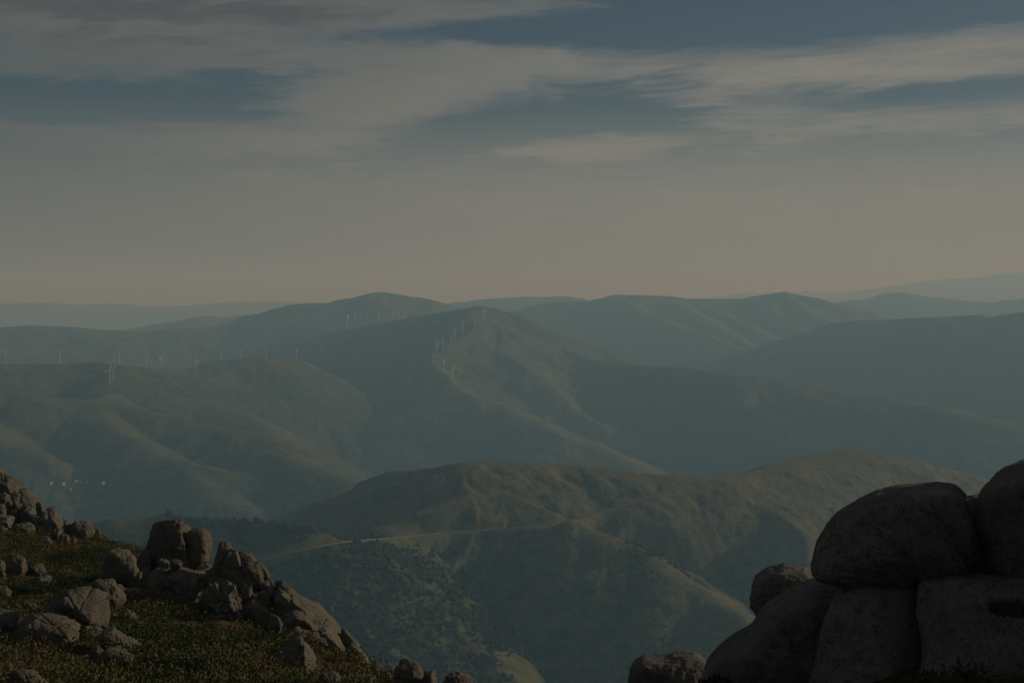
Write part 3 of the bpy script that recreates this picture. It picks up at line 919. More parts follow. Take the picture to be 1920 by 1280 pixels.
boulder('dark sliver of rock behind the low sunlit boulder at the bottom', [(1320, 1270), (1330, 1240), (1350, 1231), (1375, 1229), (1420, 1240), (1420, 1300), (1330, 1300)], 23.0, 10, 0.8, 23, 0.03, 5, faces=[(0, -1, 0.1, 0.6), (0, 1, 0, 0.6)], group=RS)

# --- left slope, the skyline outcrop in the corner
B = boulder
B('squared block perched on top of the skyline outcrop at the left edge', [(-30, 925), (-30, 890), (8, 886), (20, 888), (36, 890), (33, 905), (28, 922), (0, 930)], 122, 14, 1.0, 31, 0.05, 5, group=LS, cracks=((1, 0, .1, .3, .06, .08),))
B('pointed rock tip just showing above the perched block at the left edge', [(-40, 900), (-30, 870), (-2, 872), (6, 880), (9, 888), (0, 905)], 124, 12, 1.0, 32, 0.05, 4, group=LS)
B('broad rounded cap of the skyline outcrop below the perched block', [(-40, 960), (-38, 925), (0, 917), (30, 917), (48, 924), (62, 935), (72, 948), (70, 965), (40, 972), (0, 972)], 121, 10, 0.9, 33, 0.07, 5, group=LS, cracks=((1, 0, .25, .1, .06, .1), (1, 0, .2, .5, .05, .1)))
B('dark wedge of rock on the skyline right of the rounded cap', [(66, 962), (68, 940), (76, 942), (84, 954), (84, 968)], 120.5, 12, 1.0, 34, 0.06, 4, group=LS)
B('sunlit angular boulder with dark left face on the skyline outcrop', [(68, 1006), (67, 975), (78, 962), (92, 958), (104, 960), (114, 972), (119, 988), (116, 1004), (95, 1010)], 118, 12, 1.0, 35, 0.08, 5, group=LS, cracks=((.9, 0, .3, .15, .08, .1),))
B('small dark lump on the skyline above the sunlit angular boulder', (84, 950, 104, 968), 119.5, 12, 1.0, 36, 0.06, 4, group=LS)
B('narrow upright block in the middle of the skyline outcrop', (38, 948, 68, 988), 119, 12, 0.9, 37, 0.08, 5, group=LS, sink=0.1, cracks=((.8, 0, -.4, .0, .08, .1),))
B('pale rock face low on the skyline outcrop at the left edge', (-16, 944, 12, 968), 119, 12, 0.9, 38, 0.08, 4, group=LS, sink=0.2)
B('grey block between the upright block and the pale rock face', (10, 950, 40, 982), 119.5, 12, 0.9, 39, 0.08, 5, group=LS, sink=0.1)
B('dark rectangular block low at the left edge under the pale face', (-20, 964, 27, 990), 116.5, 14, 1.0, 40, 0.06, 5, group=LS, sink=0.1)
B('low dark boulder with a light right end at the foot of the skyline outcrop', (26, 979, 66, 1004), 115.5, 11, 1.0, 41, 0.07, 5, group=LS, sink=0.1)
B('sunlit sloping stone at the very left edge below the dark block', [(-25, 1000), (-20, 980), (0, 980), (14, 994), (12, 1002), (-10, 1006)], 113.5, 11, 1.0, 42, 0.06, 4, group=LS)
B('rounded skyline boulder standing apart, right of the skyline outcrop', [(128, 1012), (130, 980), (145, 975), (162, 979), (174, 990), (178, 1008), (170, 1018), (140, 1018)], 118, 10, 1.0, 43, 0.06, 5, group=LS, cracks=((1, 0, .3, -.55, .08, .08),))
B('thin leaning slab at the right end of the lone skyline boulder', [(170, 1014), (172, 988), (181, 985), (187, 998), (190, 1013), (180, 1018)], 118.5, 12, 1.0, 44, 0.06, 4, group=LS)
B('small sunlit stone at the foot of the outcrop beside yellow grass', (110, 1000, 132, 1020), None, 12, 1.0, 45, 0.07, 4, group=LS)
B('lesser sunlit stone just left of the lone skyline boulder', (130, 1006, 144, 1020), None, 12, 1.0, 46, 0.07, 4, group=LS)
B('low broken stone below the sunlit angular boulder', (74, 1004, 98, 1020), None, 12, 1.0, 47, 0.08, 4, group=LS)
# --- middle outcrop
B('great domed half of the twin outcrop in the middle of the slope', [(274, 1030), (278, 1008), (288, 988), (304, 976), (318, 972), (334, 977), (348, 988), (356, 1000), (362, 1030), (358, 1070), (320, 1078), (280, 1070)], 88, 10, 1.0, 51, 0.05, 6, group=LS,
  cracks=((.97, 0, -.25, .05, .04, .06), (.97, 0, -.2, .38, .05, .07), (.95, 0, -.3, -.25, .03, .04)))
B('round right half of the twin outcrop, lit along its right side', [(344, 1040), (348, 1010), (360, 993), (376, 988), (388, 994), (397, 1012), (400, 1036), (396, 1058), (380, 1064), (356, 1062)], 87.5, 8, 1.0, 52, 0.05, 6, group=LS, cracks=((.2, 0, .98, .35, .05, .05), (.15, .1, .98, -.72, .05, .06)))
B('short rock collar under the round half of the twin outcrop', (356, 1054, 396, 1078), 87.2, 11, 1.0, 53, 0.06, 5, group=LS, sink=0.3)
B('split pale stone sitting on the ledge below the domed half', (294, 1046, 318, 1063), 85.4, 11, 1.0, 54, 0.07, 4, group=LS, sink=0.05, cracks=((1, 0, 0, -.1, .12, .25),))
B('small leaning pale stone on the ledge beside the split stone', [(318, 1064), (319, 1051), (330, 1048), (342, 1053), (338, 1064), (328, 1072)], 85, 12, 1.0, 55, 0.06, 4, group=LS)
B('left block of the jointed ledge under the twin outcrop', [(276, 1100), (284, 1078), (296, 1066), (318, 1064), (328, 1074), (312, 1092), (300, 1100)], 85.5, 14, 1.0, 56, 0.04, 5, group=LS)
B('long tilted block with a sunlit top edge in the jointed ledge', [(308, 1092), (320, 1072), (334, 1066), (356, 1070), (392, 1082), (392, 1096), (380, 1116), (360, 1120), (330, 1104)], 84.6, 14, 1.1, 57, 0.04, 6, group=LS, faces=[(-.3, -.9, -.05, .55), (.1, -.45, .9, .45), (.8, -.5, .1, .5), (0, 1, 0, .6)])
B('lower left dark face of the jointed ledge', [(270, 1140), (272, 1110), (282, 1094), (312, 1096), (316, 1120), (306, 1146), (285, 1148)], 84.8, 14, 1.0, 58, 0.04, 5, group=LS)
B('lower right dark face of the jointed ledge', [(308, 1146), (312, 1102), (330, 1102), (362, 1118), (384, 1124), (384, 1140), (374, 1160), (340, 1162)], 84, 13, 1.0, 59, 0.05, 6, group=LS)
B('tall finger of rock standing on the skyline', [(392, 1098), (400, 1060), (405, 1030), (408, 1016), (420, 1015), (429, 1020), (430, 1040), (434, 1070), (438, 1098)], 84.5, 12, 0.9, 60, 0.04, 5, group=LS)
B('rounded pinnacle beside the tall finger of rock', [(416, 1100), (422, 1060), (428, 1034), (436, 1029), (445, 1034), (449, 1050), (452, 1064), (462, 1082), (470, 1104)], 83.5, 10, 1.0, 61, 0.05, 5, group=LS, cracks=((.1, 0, 1, -.05, .1, .08),))
B('flat-topped skyline block right of the rounded pinnacle', [(438, 1072), (444, 1042), (456, 1037), (472, 1040), (482, 1052), (494, 1072), (470, 1080)], 84, 11, 1.0, 62, 0.07, 5, group=LS, sink=0.2)
B('ribbed slab leaning under the flat-topped skyline block', [(444, 1090), (446, 1058), (464, 1052), (480, 1058), (494, 1078), (496, 1096), (470, 1104), (450, 1102)], 82.8, 11, 1.0, 63, 0.06, 5, group=LS, cracks=((.8, 0, .5, 0, .08, .12),))
B('dark skyline stub before the slope drops away', [(466, 1090), (470, 1056), (482, 1050), (494, 1062), (504, 1080), (512, 1096), (490, 1100)], 83.5, 12, 1.0, 64, 0.07, 4, group=LS, sink=0.2)
B('rough broken crag filling the space under the rounded pinnacle', [(380, 1160), (384, 1108), (398, 1094), (430, 1088), (448, 1098), (452, 1120), (462, 1140), (466, 1172), (440, 1178), (400, 1176)], 80.8, 9, 0.9, 65, 0.16, 6, group=LS, cracks=((.9, 0, .4, .1, .07, .12), (.3, 0, .95, .2, .07, .12), (.9, 0, -.2, -.4, .07, .1)))
B('light-topped stone above the dark cleft', (452, 1096, 476, 1124), 81.5, 12, 1.0, 66, 0.08, 4, group=LS, sink=0.2)
B('smooth round stone near the skyline above the long slab', (486, 1088, 508, 1107), 82.5, 8, 1.0, 67, 0.05, 4, group=LS, sink=0.1)
B('dark stone left of the smooth round stone', (472, 1093, 494, 1108), 83, 11, 1.0, 68, 0.06, 4, group=LS, sink=0.1)
B('pale speckled stone on the skyline at the head of the long slab', (516, 1086, 536, 1104), 82, 11, 1.0, 69, 0.08, 4, group=LS, sink=0.3)
B('thin pale tilted plate on the skyline above the long slab', [(520, 1104), (526, 1096), (546, 1104), (551, 1112), (545, 1118), (526, 1112)], 81.5, 12, 1.2, 70, 0.05, 4, group=LS)
B('dark recess wall beneath the light-topped stone', [(458, 1196), (462, 1136), (476, 1124), (500, 1134), (522, 1150), (524, 1196), (490, 1206)], 80.5, 12, 0.6, 71, 0.06, 5, group=LS, faces=[(-.6, -.8, -.15, .5), (0, 1, 0, .6)])
# --- long slabs dropping along the right skyline
B('long dark slab descending along the right skyline of the slope', [(510, 1170), (512, 1118), (524, 1102), (545, 1110), (575, 1130), (600, 1148), (622, 1168), (638, 1180), (641, 1204), (628, 1214), (590, 1190), (550, 1180)], 81, 12, 1.3, 72, 0.03, 6, group=LS, faces=[(-.45, -.9, -.02, .1), (.45, -.2, .87, .75), (0, 1, 0, .6)])
B('humped second slab with a lit crest below the long dark slab', [(528, 1186), (532, 1160), (548, 1148), (572, 1150), (590, 1164), (612, 1172), (632, 1188), (648, 1208), (658, 1236), (648, 1250), (610, 1238), (560, 1210)], 76, 11, 1.2, 73, 0.035, 6, group=LS, faces=[(-.45, -.9, .0, .1), (.5, -.3, .8, .75), (0, 1, 0, .6)])
B('third lower slab with split pale edges between the humped slab and pointed boulder', [(528, 1200), (534, 1176), (552, 1173), (570, 1186), (600, 1198), (618, 1212), (622, 1230), (604, 1242), (570, 1226)], 71.5, 12, 1.1, 74, 0.05, 6, group=LS, cracks=((-.4, 0, .9, .25, .06, .12), (-.4, 0, .9, -.1, .06, .1)))
B('slab end broken off beside the dark notch on the right skyline', [(636, 1206), (640, 1180), (648, 1182), (662, 1196), (672, 1208), (664, 1220), (648, 1222)], 77, 12, 1.0, 75, 0.05, 4, group=LS)
B('rounded last slab of the skyline with a lit right edge', [(640, 1252), (646, 1214), (656, 1206), (672, 1212), (686, 1230), (696, 1250), (694, 1262), (664, 1268)], 72.5, 10, 1.0, 76, 0.04, 5, group=LS, faces=[(-.45, -.9, .1, .5), (.8, -.4, .4, .5), (0, 1, 0, .6)])
B('pointed fin-shaped boulder with a dark front and bright right side', [(514, 1250), (520, 1232), (538, 1212), (556, 1198), (564, 1195), (576, 1206), (588, 1224), (594, 1240), (593, 1258), (584, 1268), (550, 1270), (522, 1262)], None, 16, 1.1, 77, 0.025, 6, group=LS, faces=[(-.28, -.93, .22, .42), (.93, -.35, .12, .52), (0, 1, .1, .6), (.4, .7, .4, .6)])
B('layered stack of slabs poking up at the bottom of the slope', [(732, 1290), (738, 1258), (752, 1243), (762, 1237), (780, 1242), (794, 1256), (800, 1278), (796, 1300), (750, 1304)], 63, 11, 1.0, 78, 0.05, 5, group=LS, cracks=((.25, 0, .97, .35, .07, .12), (.2, 0, .98, -.1, .06, .1)))
B('small broken stone right of the layered stack', (790, 1256, 820, 1284), 62.5, 12, 1.0, 79, 0.08, 4, group=LS)
B('cracked low boulder farthest right on the left slope at the bottom edge', [(826, 1296), (828, 1272), (842, 1264), (864, 1263), (878, 1270), (888, 1290), (884, 1306), (840, 1308)], 58, 11, 1.0, 80, 0.06, 5, group=LS, cracks=((.7, 0, .6, .1, .06, .1),))
# --- boulders in the heath
B('big tilted boulder with a long crack in the heath at lower left', [(70, 1162), (80, 1146), (98, 1128), (122, 1109), (150, 1107), (178, 1116), (198, 1130), (206, 1146), (200, 1172), (186, 1192), (164, 1194), (130, 1180), (96, 1174)], None, 13, 1.1, 81, 0.035, 6, group=LS,
  faces=[(-.3, -.9, .1, .5), (.3, -.45, .85, .5), (.85, -.45, .2, .5), (0, 1, 0, .6)], cracks=((.45, .1, .88, -.12, .05, .08),))
B('long low boulder with a notched bright right end beside the big cracked boulder', [(26, 1190), (40, 1168), (62, 1155), (96, 1156), (124, 1168), (142, 1178), (149, 1192), (144, 1208), (126, 1216), (80, 1212), (44, 1206)], None, 12, 1.1, 82, 0.035, 6, group=LS,
  faces=[(-.2, -.95, .05, .5), (.1, -.5, .85, .45), (.92, -.35, .1, .5), (0, 1, 0, .6)], cracks=((1, .1, .05, .95, .06, .08), (.25, 0, .97, .12, .05, .05)))
B('smooth pale slab sloping down to the right below the big cracked boulder', [(184, 1196), (196, 1182), (214, 1178), (232, 1192), (256, 1206), (266, 1216), (264, 1228), (248, 1232), (214, 1214)], None, 11, 1.1, 83, 0.03, 5, group=LS, faces=[(-.1, -.9, .3, .5), (.2, -.45, .85, .5), (.9, -.4, .1, .5), (0, 1, 0, .6)])
B('low sunlit slab under the smooth pale slab', [(188, 1224), (196, 1212), (218, 1214), (240, 1226), (253, 1240), (248, 1248), (226, 1244), (206, 1236)], None, 12, 1.0, 84, 0.05, 5, group=LS)
B('egg-shaped boulder lit on its right, above the big cracked boulder', [(166, 1112), (170, 1096), (180, 1086), (198, 1083), (214, 1092), (228, 1112), (236, 1128), (232, 1142), (206, 1146), (180, 1134)], None, 9, 1.0, 85, 0.04, 6, group=LS)
B('large rounded dark boulder left of the twin outcrop', [(192, 1060), (196, 1040), (208, 1028), (226, 1026), (244, 1036), (256, 1052), (264, 1066), (268, 1090), (250, 1100), (214, 1092), (198, 1080)], None, 9, 1.0, 86, 0.04, 6, group=LS)
B('dark block at the foot of the large rounded dark boulder', (226, 1068, 270, 1100), None, 12, 1.0, 87, 0.05, 5, group=LS, sink=0.15)
B('tiny pale stone on top of the egg-shaped boulder', (181, 1070, 193, 1086), 92.5, 10, 1.0, 88, 0.05, 4, group=LS, sink=0.1)
B('pale peaked stone poking from the heath right of the big cracked boulder', [(222, 1166), (226, 1152), (238, 1141), (247, 1146), (258, 1162), (254, 1172), (234, 1174)], None, 12, 1.0, 89, 0.05, 5, group=LS)
B('dark squared block with a bright right edge near the left edge', [(8, 1078), (10, 1048), (20, 1040), (42, 1038), (49, 1046), (52, 1074), (40, 1084), (16, 1084)], None, 14, 1.0, 90, 0.04, 5, group=LS)
B('stacked pale rounded stone at the very left edge beside the dark squared block', (-20, 1048, 11, 1086), None, 9, 1.0, 91, 0.05, 5, group=LS, cracks=((.1, 0, 1, 0, .08, .1),))
B('broken stone right of the dark squared block', (52, 1056, 88, 1082), None, 11, 1.0, 92, 0.09, 5, group=LS)
B('second broken stone among brown bracken below the dark squared block', (40, 1082, 74, 1100), None, 11, 1.0, 93, 0.09, 4, group=LS)
B('flat pale boulder cut by the left edge above the long low boulder', [(-30, 1168), (-25, 1148), (0, 1144), (20, 1148), (34, 1158), (35, 1166), (10, 1176), (-15, 1178)], None, 11, 1.1, 94, 0.04, 5, group=LS)
B('bright pair-like stone in the heath above the long low boulder', (42, 1128, 70, 1150), None, 11, 1.0, 95, 0.08, 5, group=LS, cracks=((1, 0, .2, -.3, .12, .2),))
B('grey boulder just breaking the bottom edge near the left corner', [(14, 1290), (18, 1262), (36, 1254), (60, 1262), (82, 1278), (92, 1294), (60, 1310), (24, 1308)], None, 10, 1.0, 96, 0.04, 5, group=LS)
B('small reddish stone with a lit edge right of the low sunlit slab', (274, 1222, 299, 1244), None, 12, 1.0, 97, 0.07, 4, group=LS)
B('blocky sunlit stone at the bottom edge left of the fin-shaped boulder', (428, 1262, 466, 1292), None, 14, 1.0, 98, 0.06, 5, group=LS)
B('dark flat stone at the bottom edge under the fin-shaped boulder', (470, 1260, 520, 1290), None, 11, 1.0, 99, 0.06, 5, group=LS)
B('smooth stone rising from the bottom edge right of the fin-shaped boulder', (650, 1264, 706, 1296), None, 9, 1.0, 100, 0.05, 5, group=LS)
B('low grey stone in brown grass at the bottom edge, below the last slab', (596, 1262, 640, 1288), None, 11, 1.0, 101, 0.06, 4, group=LS)
B('low dark stone at the foot of the twin outcrop ledge', (222, 1048, 250, 1070), None, 11, 1.0, 102, 0.06, 4, group=LS)
B('slim blue-grey stone in the heath left of the low sunlit slab', [(166, 1228), (172, 1212), (182, 1210), (194, 1222), (192, 1232), (178, 1236)], None, 11, 1.0, 103, 0.05, 4, group=LS)
# rubble that ties the outcrops together
for i, (bx, dd, lab) in enumerate([
        ((96, 990, 116, 1012), None, 'angular chunk wedged at the right base of the sunlit angular boulder'), ((-12, 925, 20, 948), 120.2, 'dark slab set into the skyline outcrop directly under its rounded cap'),
        ((52, 966, 76, 990), 118, 'small steep block wedged between the upright block and the sunlit angular boulder'), ((112, 972, 130, 1004), 118.6, 'low shoulder stone filling the gap left of the lone skyline boulder'),
        ((256, 1030, 284, 1066), 87, 'shadowed shoulder rock against the left side of the great domed half'), ((262, 1062, 292, 1104), 86, 'shadowed block left of the jointed ledge'),
        ((384, 1064, 410, 1102), 84.8, 'stub of rock between the jointed ledge and the tall finger'), ((396, 1080, 432, 1110), 83, 'wedge of rock under the tall finger'),
        ((440, 1080, 470, 1106), 82.4, 'broken shelf under the ribbed slab'), ((372, 1110, 396, 1150), 83, 'upright splinter between the jointed ledge and the rough broken crag'),
        ((470, 1076, 490, 1098), 83, 'small notch stone below the dark skyline stub'), ((496, 1098, 520, 1122), 82, 'dark knob at the top end of the long dark slab'),
        ((480, 1104, 514, 1136), 81.4, 'sloping shelf above the dark recess wall'), ((500, 1150, 534, 1200), 78.5, 'shadowed rock tucked under the head of the humped second slab'),
        ((604, 1214, 640, 1250), 73.5, 'broken rib between the third slab and the rounded last slab'), ((560, 1166, 596, 1200), 76.5, 'flake leaning on the front of the humped second slab'),
        ((690, 1244, 716, 1270), 68, 'small ragged rock on the skyline below the rounded last slab'), ((716, 1258, 738, 1282), 65, 'ragged stone just left of and behind the layered stack'),
        ((208, 1094, 236, 1116), None, 'squat stone against the foot of the large rounded dark boulder'), ((60, 1080, 96, 1104), None, 'flat brownish stone among dry bracken right of the second broken stone'),
        ((196, 1146, 222, 1166), None, 'wedge-shaped stone touching the right end of the big cracked boulder'), ((-14, 1098, 22, 1124), None, 'low stone cut by the left edge under the stacked pale stone')]):
    B(lab, bx, dd, 12, 1.0, 300 + i, 0.08, 5, group=LS, sink=0.2)
# loose stones
for i, (px, py, sz, lab) in enumerate([
        (346, 1150, 7, 'small loose stone at the right foot of the jointed ledge'), (300, 1205, 8, 'small loose stone in the heath midway between the smooth pale slab and fin-shaped boulder'),
        (420, 1190, 8, 'small loose stone in green heath below the rough broken crag'), (488, 1236, 9, 'small loose stone just left of the fin-shaped boulder'),
        (380, 1246, 9, 'small loose stone in open heath near the bottom edge, left of the blocky sunlit stone'), (330, 1268, 8, 'half-buried stone at the bottom edge, right of the small reddish stone'),
        (210, 1262, 9, 'half-buried stone below the low sunlit slab'), (130, 1236, 8, 'small loose stone below the long low boulder'),
        (120, 1052, 7, 'small loose stone in the patch of dry orange grass'), (150, 1040, 5, 'tiny stone below the lone skyline boulder'),
        (100, 1092, 7, 'small loose stone right of the second broken stone'), (28, 1112, 7, 'small loose stone near the left edge, below the dark squared block'),
        (268, 1112, 7, 'small loose stone between the egg-shaped boulder and the jointed ledge'), (615, 1258, 8, 'small loose stone right of the fin-shaped boulder below the third slab'),
        (706, 1262, 7, 'small loose stone just left of the layered stack'), (530, 1272, 7, 'small loose stone at the bottom edge beneath the fin-shaped boulder')]):
    B(lab, (px - sz, py - sz * 0.9, px + sz, py + sz * 0.5), None, 9, 1.0, 200 + i, 0.08, 3, group='loose stones on the left slope')

# ------------------------------------------------------------------ heath: low shrubs and tufts as one cover
def leaf_clumps(cx, cy, cz, rad, hgt, colr, nl, seed, size=0.13, up=0.35):
    rg = np.random.default_rng(seed)
    n = len(cx)
    u = rg.uniform(0.05, 1, (n, nl)); ph = rg.uniform(0, 6.283, (n, nl))
    zz = u
    rr_ = np.sqrt(1 - zz * zz)
    rs = rg.uniform(0.72, 1.05, (n, nl)) * (1 + 0.22 * np.sin(ph * 3 + rg.uniform(0, 6, (n, 1))))
    dx_, dy_, dz_ = rr_ * np.cos(ph) * rs, rr_ * np.sin(ph) * rs, zz * rs
    ctr = np.stack([cx[:, None] + dx_ * rad[:, None], cy[:, None] + dy_ * rad[:, None], cz[:, None] + dz_ * hgt[:, None]], -1)
    out = np.stack([dx_, dy_, dz_ + up], -1) + 0.5 * rg.standard_normal((n, nl, 3))
    out /= np.linalg.norm(out, axis=-1)[..., None]
    sd = np.cross(out, rg.standard_normal((n, nl, 3))); sd /= np.linalg.norm(sd, axis=-1)[..., None] + 1e-9
    L = size * rg.uniform(0.7, 1.5, (n, nl, 1)); Wd = L * 0.33
    a = ctr - sd * Wd; b = ctr + sd * Wd; c = ctr + out * L
    V = np.stack([a, b, c], 2).reshape(-1, 3)
    Fa = np.arange(len(V)).reshape(-1, 3)
    sh = rg.uniform(0.85, 1.18, (n, nl, 1))
    Cc = np.repeat((colr[:, None, :] * sh)[:, :, None, :], 3, 2).reshape(-1, 3)
    return V, Fa, Cc


rg = np.random.default_rng(91)
NH = 42000
hx = rg.uniform(-62, 6, NH); hy = rg.uniform(40, 128, NH)
hz = near_ground(hx, hy)
hpx = 960 + F * hx / hy
hpy = HORIZON - F * hz / hy
vis = (hpx > -60) & (hpx < 900) & (hpy < 1330) & (hpy > 985)
dn = fbm2(hx / 6, hy / 6, 3, 0.6, 61)
keep = vis & (rg.uniform(0, 1, NH) < np.clip(0.75 + 0.7 * dn, 0.1, 1))
hx, hy, hz, hpx, hpy, dn = [q[keep] for q in (hx, hy, hz, hpx, hpy, dn)]
n = len(hx)
PAL = np.array([[0.056, 0.066, 0.024], [0.084, 0.092, 0.028], [0.115, 0.112, 0.036], [0.13, 0.102, 0.042], [0.165, 0.115, 0.05]])
kind_n = fbm2(hx / 11 + 30, hy / 11, 3, 0.5, 66)
dry = np.clip(0.35 + 0.9 * kind_n + 0.55 * np.exp(-(((hpx - 100) / 70) ** 2 + ((hpy - 1035) / 14) ** 2)), 0, 1)
ci = np.clip(np.digitize(dry + 0.16 * rg.standard_normal(n), [0.16, 0.36, 0.66, 0.92]), 0, 4)
hc = PAL[ci] * rg.uniform(0.8, 1.2, (n, 1))
hr = np.where(rg.uniform(0, 1, n) < 0.12, rg.uniform(0.6, 1.05, n), rg.uniform(0.22, 0.58, n)) * (1 + 0.4 * np.clip(dn, -0.5, 0.8)); hh_ = hr * rg.uniform(0.5, 0.85, n)
Vh, Fh, Ch = leaf_clumps(hx, hy, hz - 0.08, hr, hh_, hc, 66, 17, 0.085)
sel = rg.choice(n, 300, replace=False)
sel = sel[(kind_n[sel] < 0.25)]
bc = np.array([[0.075, 0.082, 0.026], [0.10, 0.10, 0.034], [0.058, 0.066, 0.024], [0.10, 0.078, 0.036]])[rg.choice(4, len(sel), p=[.35, .3, .2, .15])]
br = rg.uniform(0.5, 1.15, len(sel))
Vb, Fb, Cb = leaf_clumps(hx[sel], hy[sel], hz[sel] - 0.1, br, br * rg.uniform(0.55, 0.95, len(sel)), bc, 230, 19, 0.10)
Vh, Fh, Ch = np.concatenate([Vh, Vb]), np.concatenate([Fh, Fb + len(Vh)]), np.concatenate([Ch, Cb])
tag(link('heath', mesh_np('heath', Vh, Fh, m_leaf, False, Ch)), 'green and brown heath growing between the boulders of the left slope', kind='stuff')


def shrub(label, px, py, d, r, hgt, colr, n, nl, seed):
    rg = np.random.default_rng(seed)
    c = P(px, py, d)
    aa = rg.uniform(0, 6.28, n); rr_ = r * np.sqrt(rg.uniform(0, 1, n))
    x, y = rr_ * np.cos(aa), rr_ * np.sin(aa)
    V, Fa, Cc = leaf_clumps(x, y, np.zeros(n), np.full(n, r * 0.45) * rg.uniform(.6, 1.2, n), np.full(n, hgt) * rg.uniform(.5, 1.1, n), np.tile(np.array(colr), (n, 1)) * rg.uniform(.7, 1.3, (n, 1)), nl, seed, 0.05, 0.6)
    o = link('shrub', mesh_np('shrub', V, Fa, m_leaf, False, Cc), None, tuple(c))
    # woody stems
    sv = []; sf = []
    for i in range(9):
        a = rg.uniform(0, 6.28); t = np.array([math.cos(a) * r * 0.7, math.sin(a) * r * 0.7, hgt * 0.8]); w = 0.008
        b0 = len(sv); sv += [(-w, 0, -0.05), (w, 0, -0.05), (0, w, -0.05), tuple(t)]
        sf += [(b0, b0 + 1, b0 + 3), (b0 + 1, b0 + 2, b0 + 3), (b0 + 2, b0, b0 + 3)]
    s = link('stem', mesh_np('stem', np.array(sv), np.array(sf), m_earth, False), o)
    return tag(o, label, 'shrub', 'shrubs on the right outcrop')


shrub('low dark shrub growing on the ledge at the right edge of the outcrop', 1900, 1150, 16.3, 0.22, 0.12, (0.10, 0.075, 0.045), 18, 60, 5)
shrub('dark reddish shrub at the bottom right in front of the outcrop', 1795, 1312, 15.6, 0.5, 0.26, (0.075, 0.06, 0.035), 34, 60, 6)
shrub('small dark tuft under the sloping slab at the bottom edge', 1345, 1290, 17.4, 0.16, 0.12, (0.06, 0.06, 0.026), 14, 60, 7)

# ------------------------------------------------------------------ wind turbines
def tube(p0, p1, r0, r1, seg=8, cap=True):
    p0 = np.array(p0, float); p1 = np.array(p1, float); ax = p1 - p0; ax /= np.linalg.norm(ax)
    a = np.cross(ax, [0, 0, 1.0]) if abs(ax[2]) < 0.9 else np.cross(ax, [1.0, 0, 0]); a /= np.linalg.norm(a); b = np.cross(ax, a)
    V = []; Fq = []
    for (pp, rr_) in ((p0, r0), (p1, r1)):
        for i in range(seg):
            t = 2 * math.pi * i / seg
            V.append(pp + rr_ * (math.cos(t) * a + math.sin(t) * b))
    for i in range(seg):
        Fq.append((i, (i + 1) % seg, seg + (i + 1) % seg, seg + i))
    me = bpy.data.meshes.new('tube')
    faces = Fq + ([tuple(range(seg))[::-1], tuple(range(seg, 2 * seg))] if cap else [])
    me.from_pydata([tuple(v) for v in V], [], faces)
    return me


HUB = 62.0
me_tower = tube((0, 0, -4), (0, 0, HUB - 1.3), 1.9, 1.05, 12); me_tower.name = 'tower'
bm = bmesh.new(); bmesh.ops.create_cube(bm, size=1.0)
for v in bm.verts:
    v.co = (v.co.x * 3.4, v.co.y * 10.0 + 1.2, v.co.z * 3.6 * (1.0 if v.co.y < 0 else 0.75) + HUB)
bmesh.ops.bevel(bm, geom=bm.edges[:], offset=0.5, segments=2, affect='EDGES')
me_nac = bpy.data.meshes.new('nacelle'); bm.to_mesh(me_nac); bm.free()
bm = bmesh.new(); bmesh.ops.create_uvsphere(bm, u_segments=12, v_segments=8, radius=1.7)
for v in bm.verts:
    v.co.y *= 1.35
me_hub = bpy.data.meshes.new('hub'); bm.to_mesh(me_hub); bm.free()
# blade: tapered, twisted aerofoil along +z, root at hub
sec = []
for t, ch, th_ in ((0.0, 1.7, 1.5), (0.08, 1.8, 1.3), (0.2, 3.2, 0.9), (0.45, 2.5, 0.6), (0.75, 1.7, 0.4), (0.95, 1.1, 0.22), (1.0, 0.3, 0.1)):
    tw = R(18 * (1 - t)); z = 1.0 + t * 31.0
    pts = [(-0.35 * ch, 0), (0, 0.5 * th_), (0.65 * ch, 0), (0, -0.5 * th_)]
    sec.append([(x * math.cos(tw) - y * math.sin(tw), x * math.sin(tw) + y * math.cos(tw), z) for x, y in pts])
bv = [p for s in sec for p in s]; bf = []
for i in range(len(sec) - 1):
    for j in range(4):
        bf.append((i * 4 + j, i * 4 + (j + 1) % 4, (i + 1) * 4 + (j + 1) % 4, (i + 1) * 4 + j))
bf += [(3, 2, 1, 0), tuple(range(len(bv) - 4, len(bv)))]
me_blade = bpy.data.meshes.new('blade'); me_blade.from_pydata(bv, [], bf)
for me in (me_tower, me_nac, me_hub, me_blade):
    me.materials.append(m_white)


def make_turbine():
    root = bpy.data.objects.new('wind_turbine', None); col.objects.link(root)
    link('tower', me_tower, root); link('nacelle', me_nac, root)
    hb = link('hub', me_hub, root, (0, -5.0, HUB))
    for i in range(3):
        b = link('blade', me_blade, hb)
        b.rotation_euler = (0, R(120 * i), 0)
    return root


def copy_tree(o, parent=None):
    c = o.copy(); col.objects.link(c)
    if parent is not None:
        c.parent = parent
    for ch in o.children:
        copy_tree(ch, c)
    return c


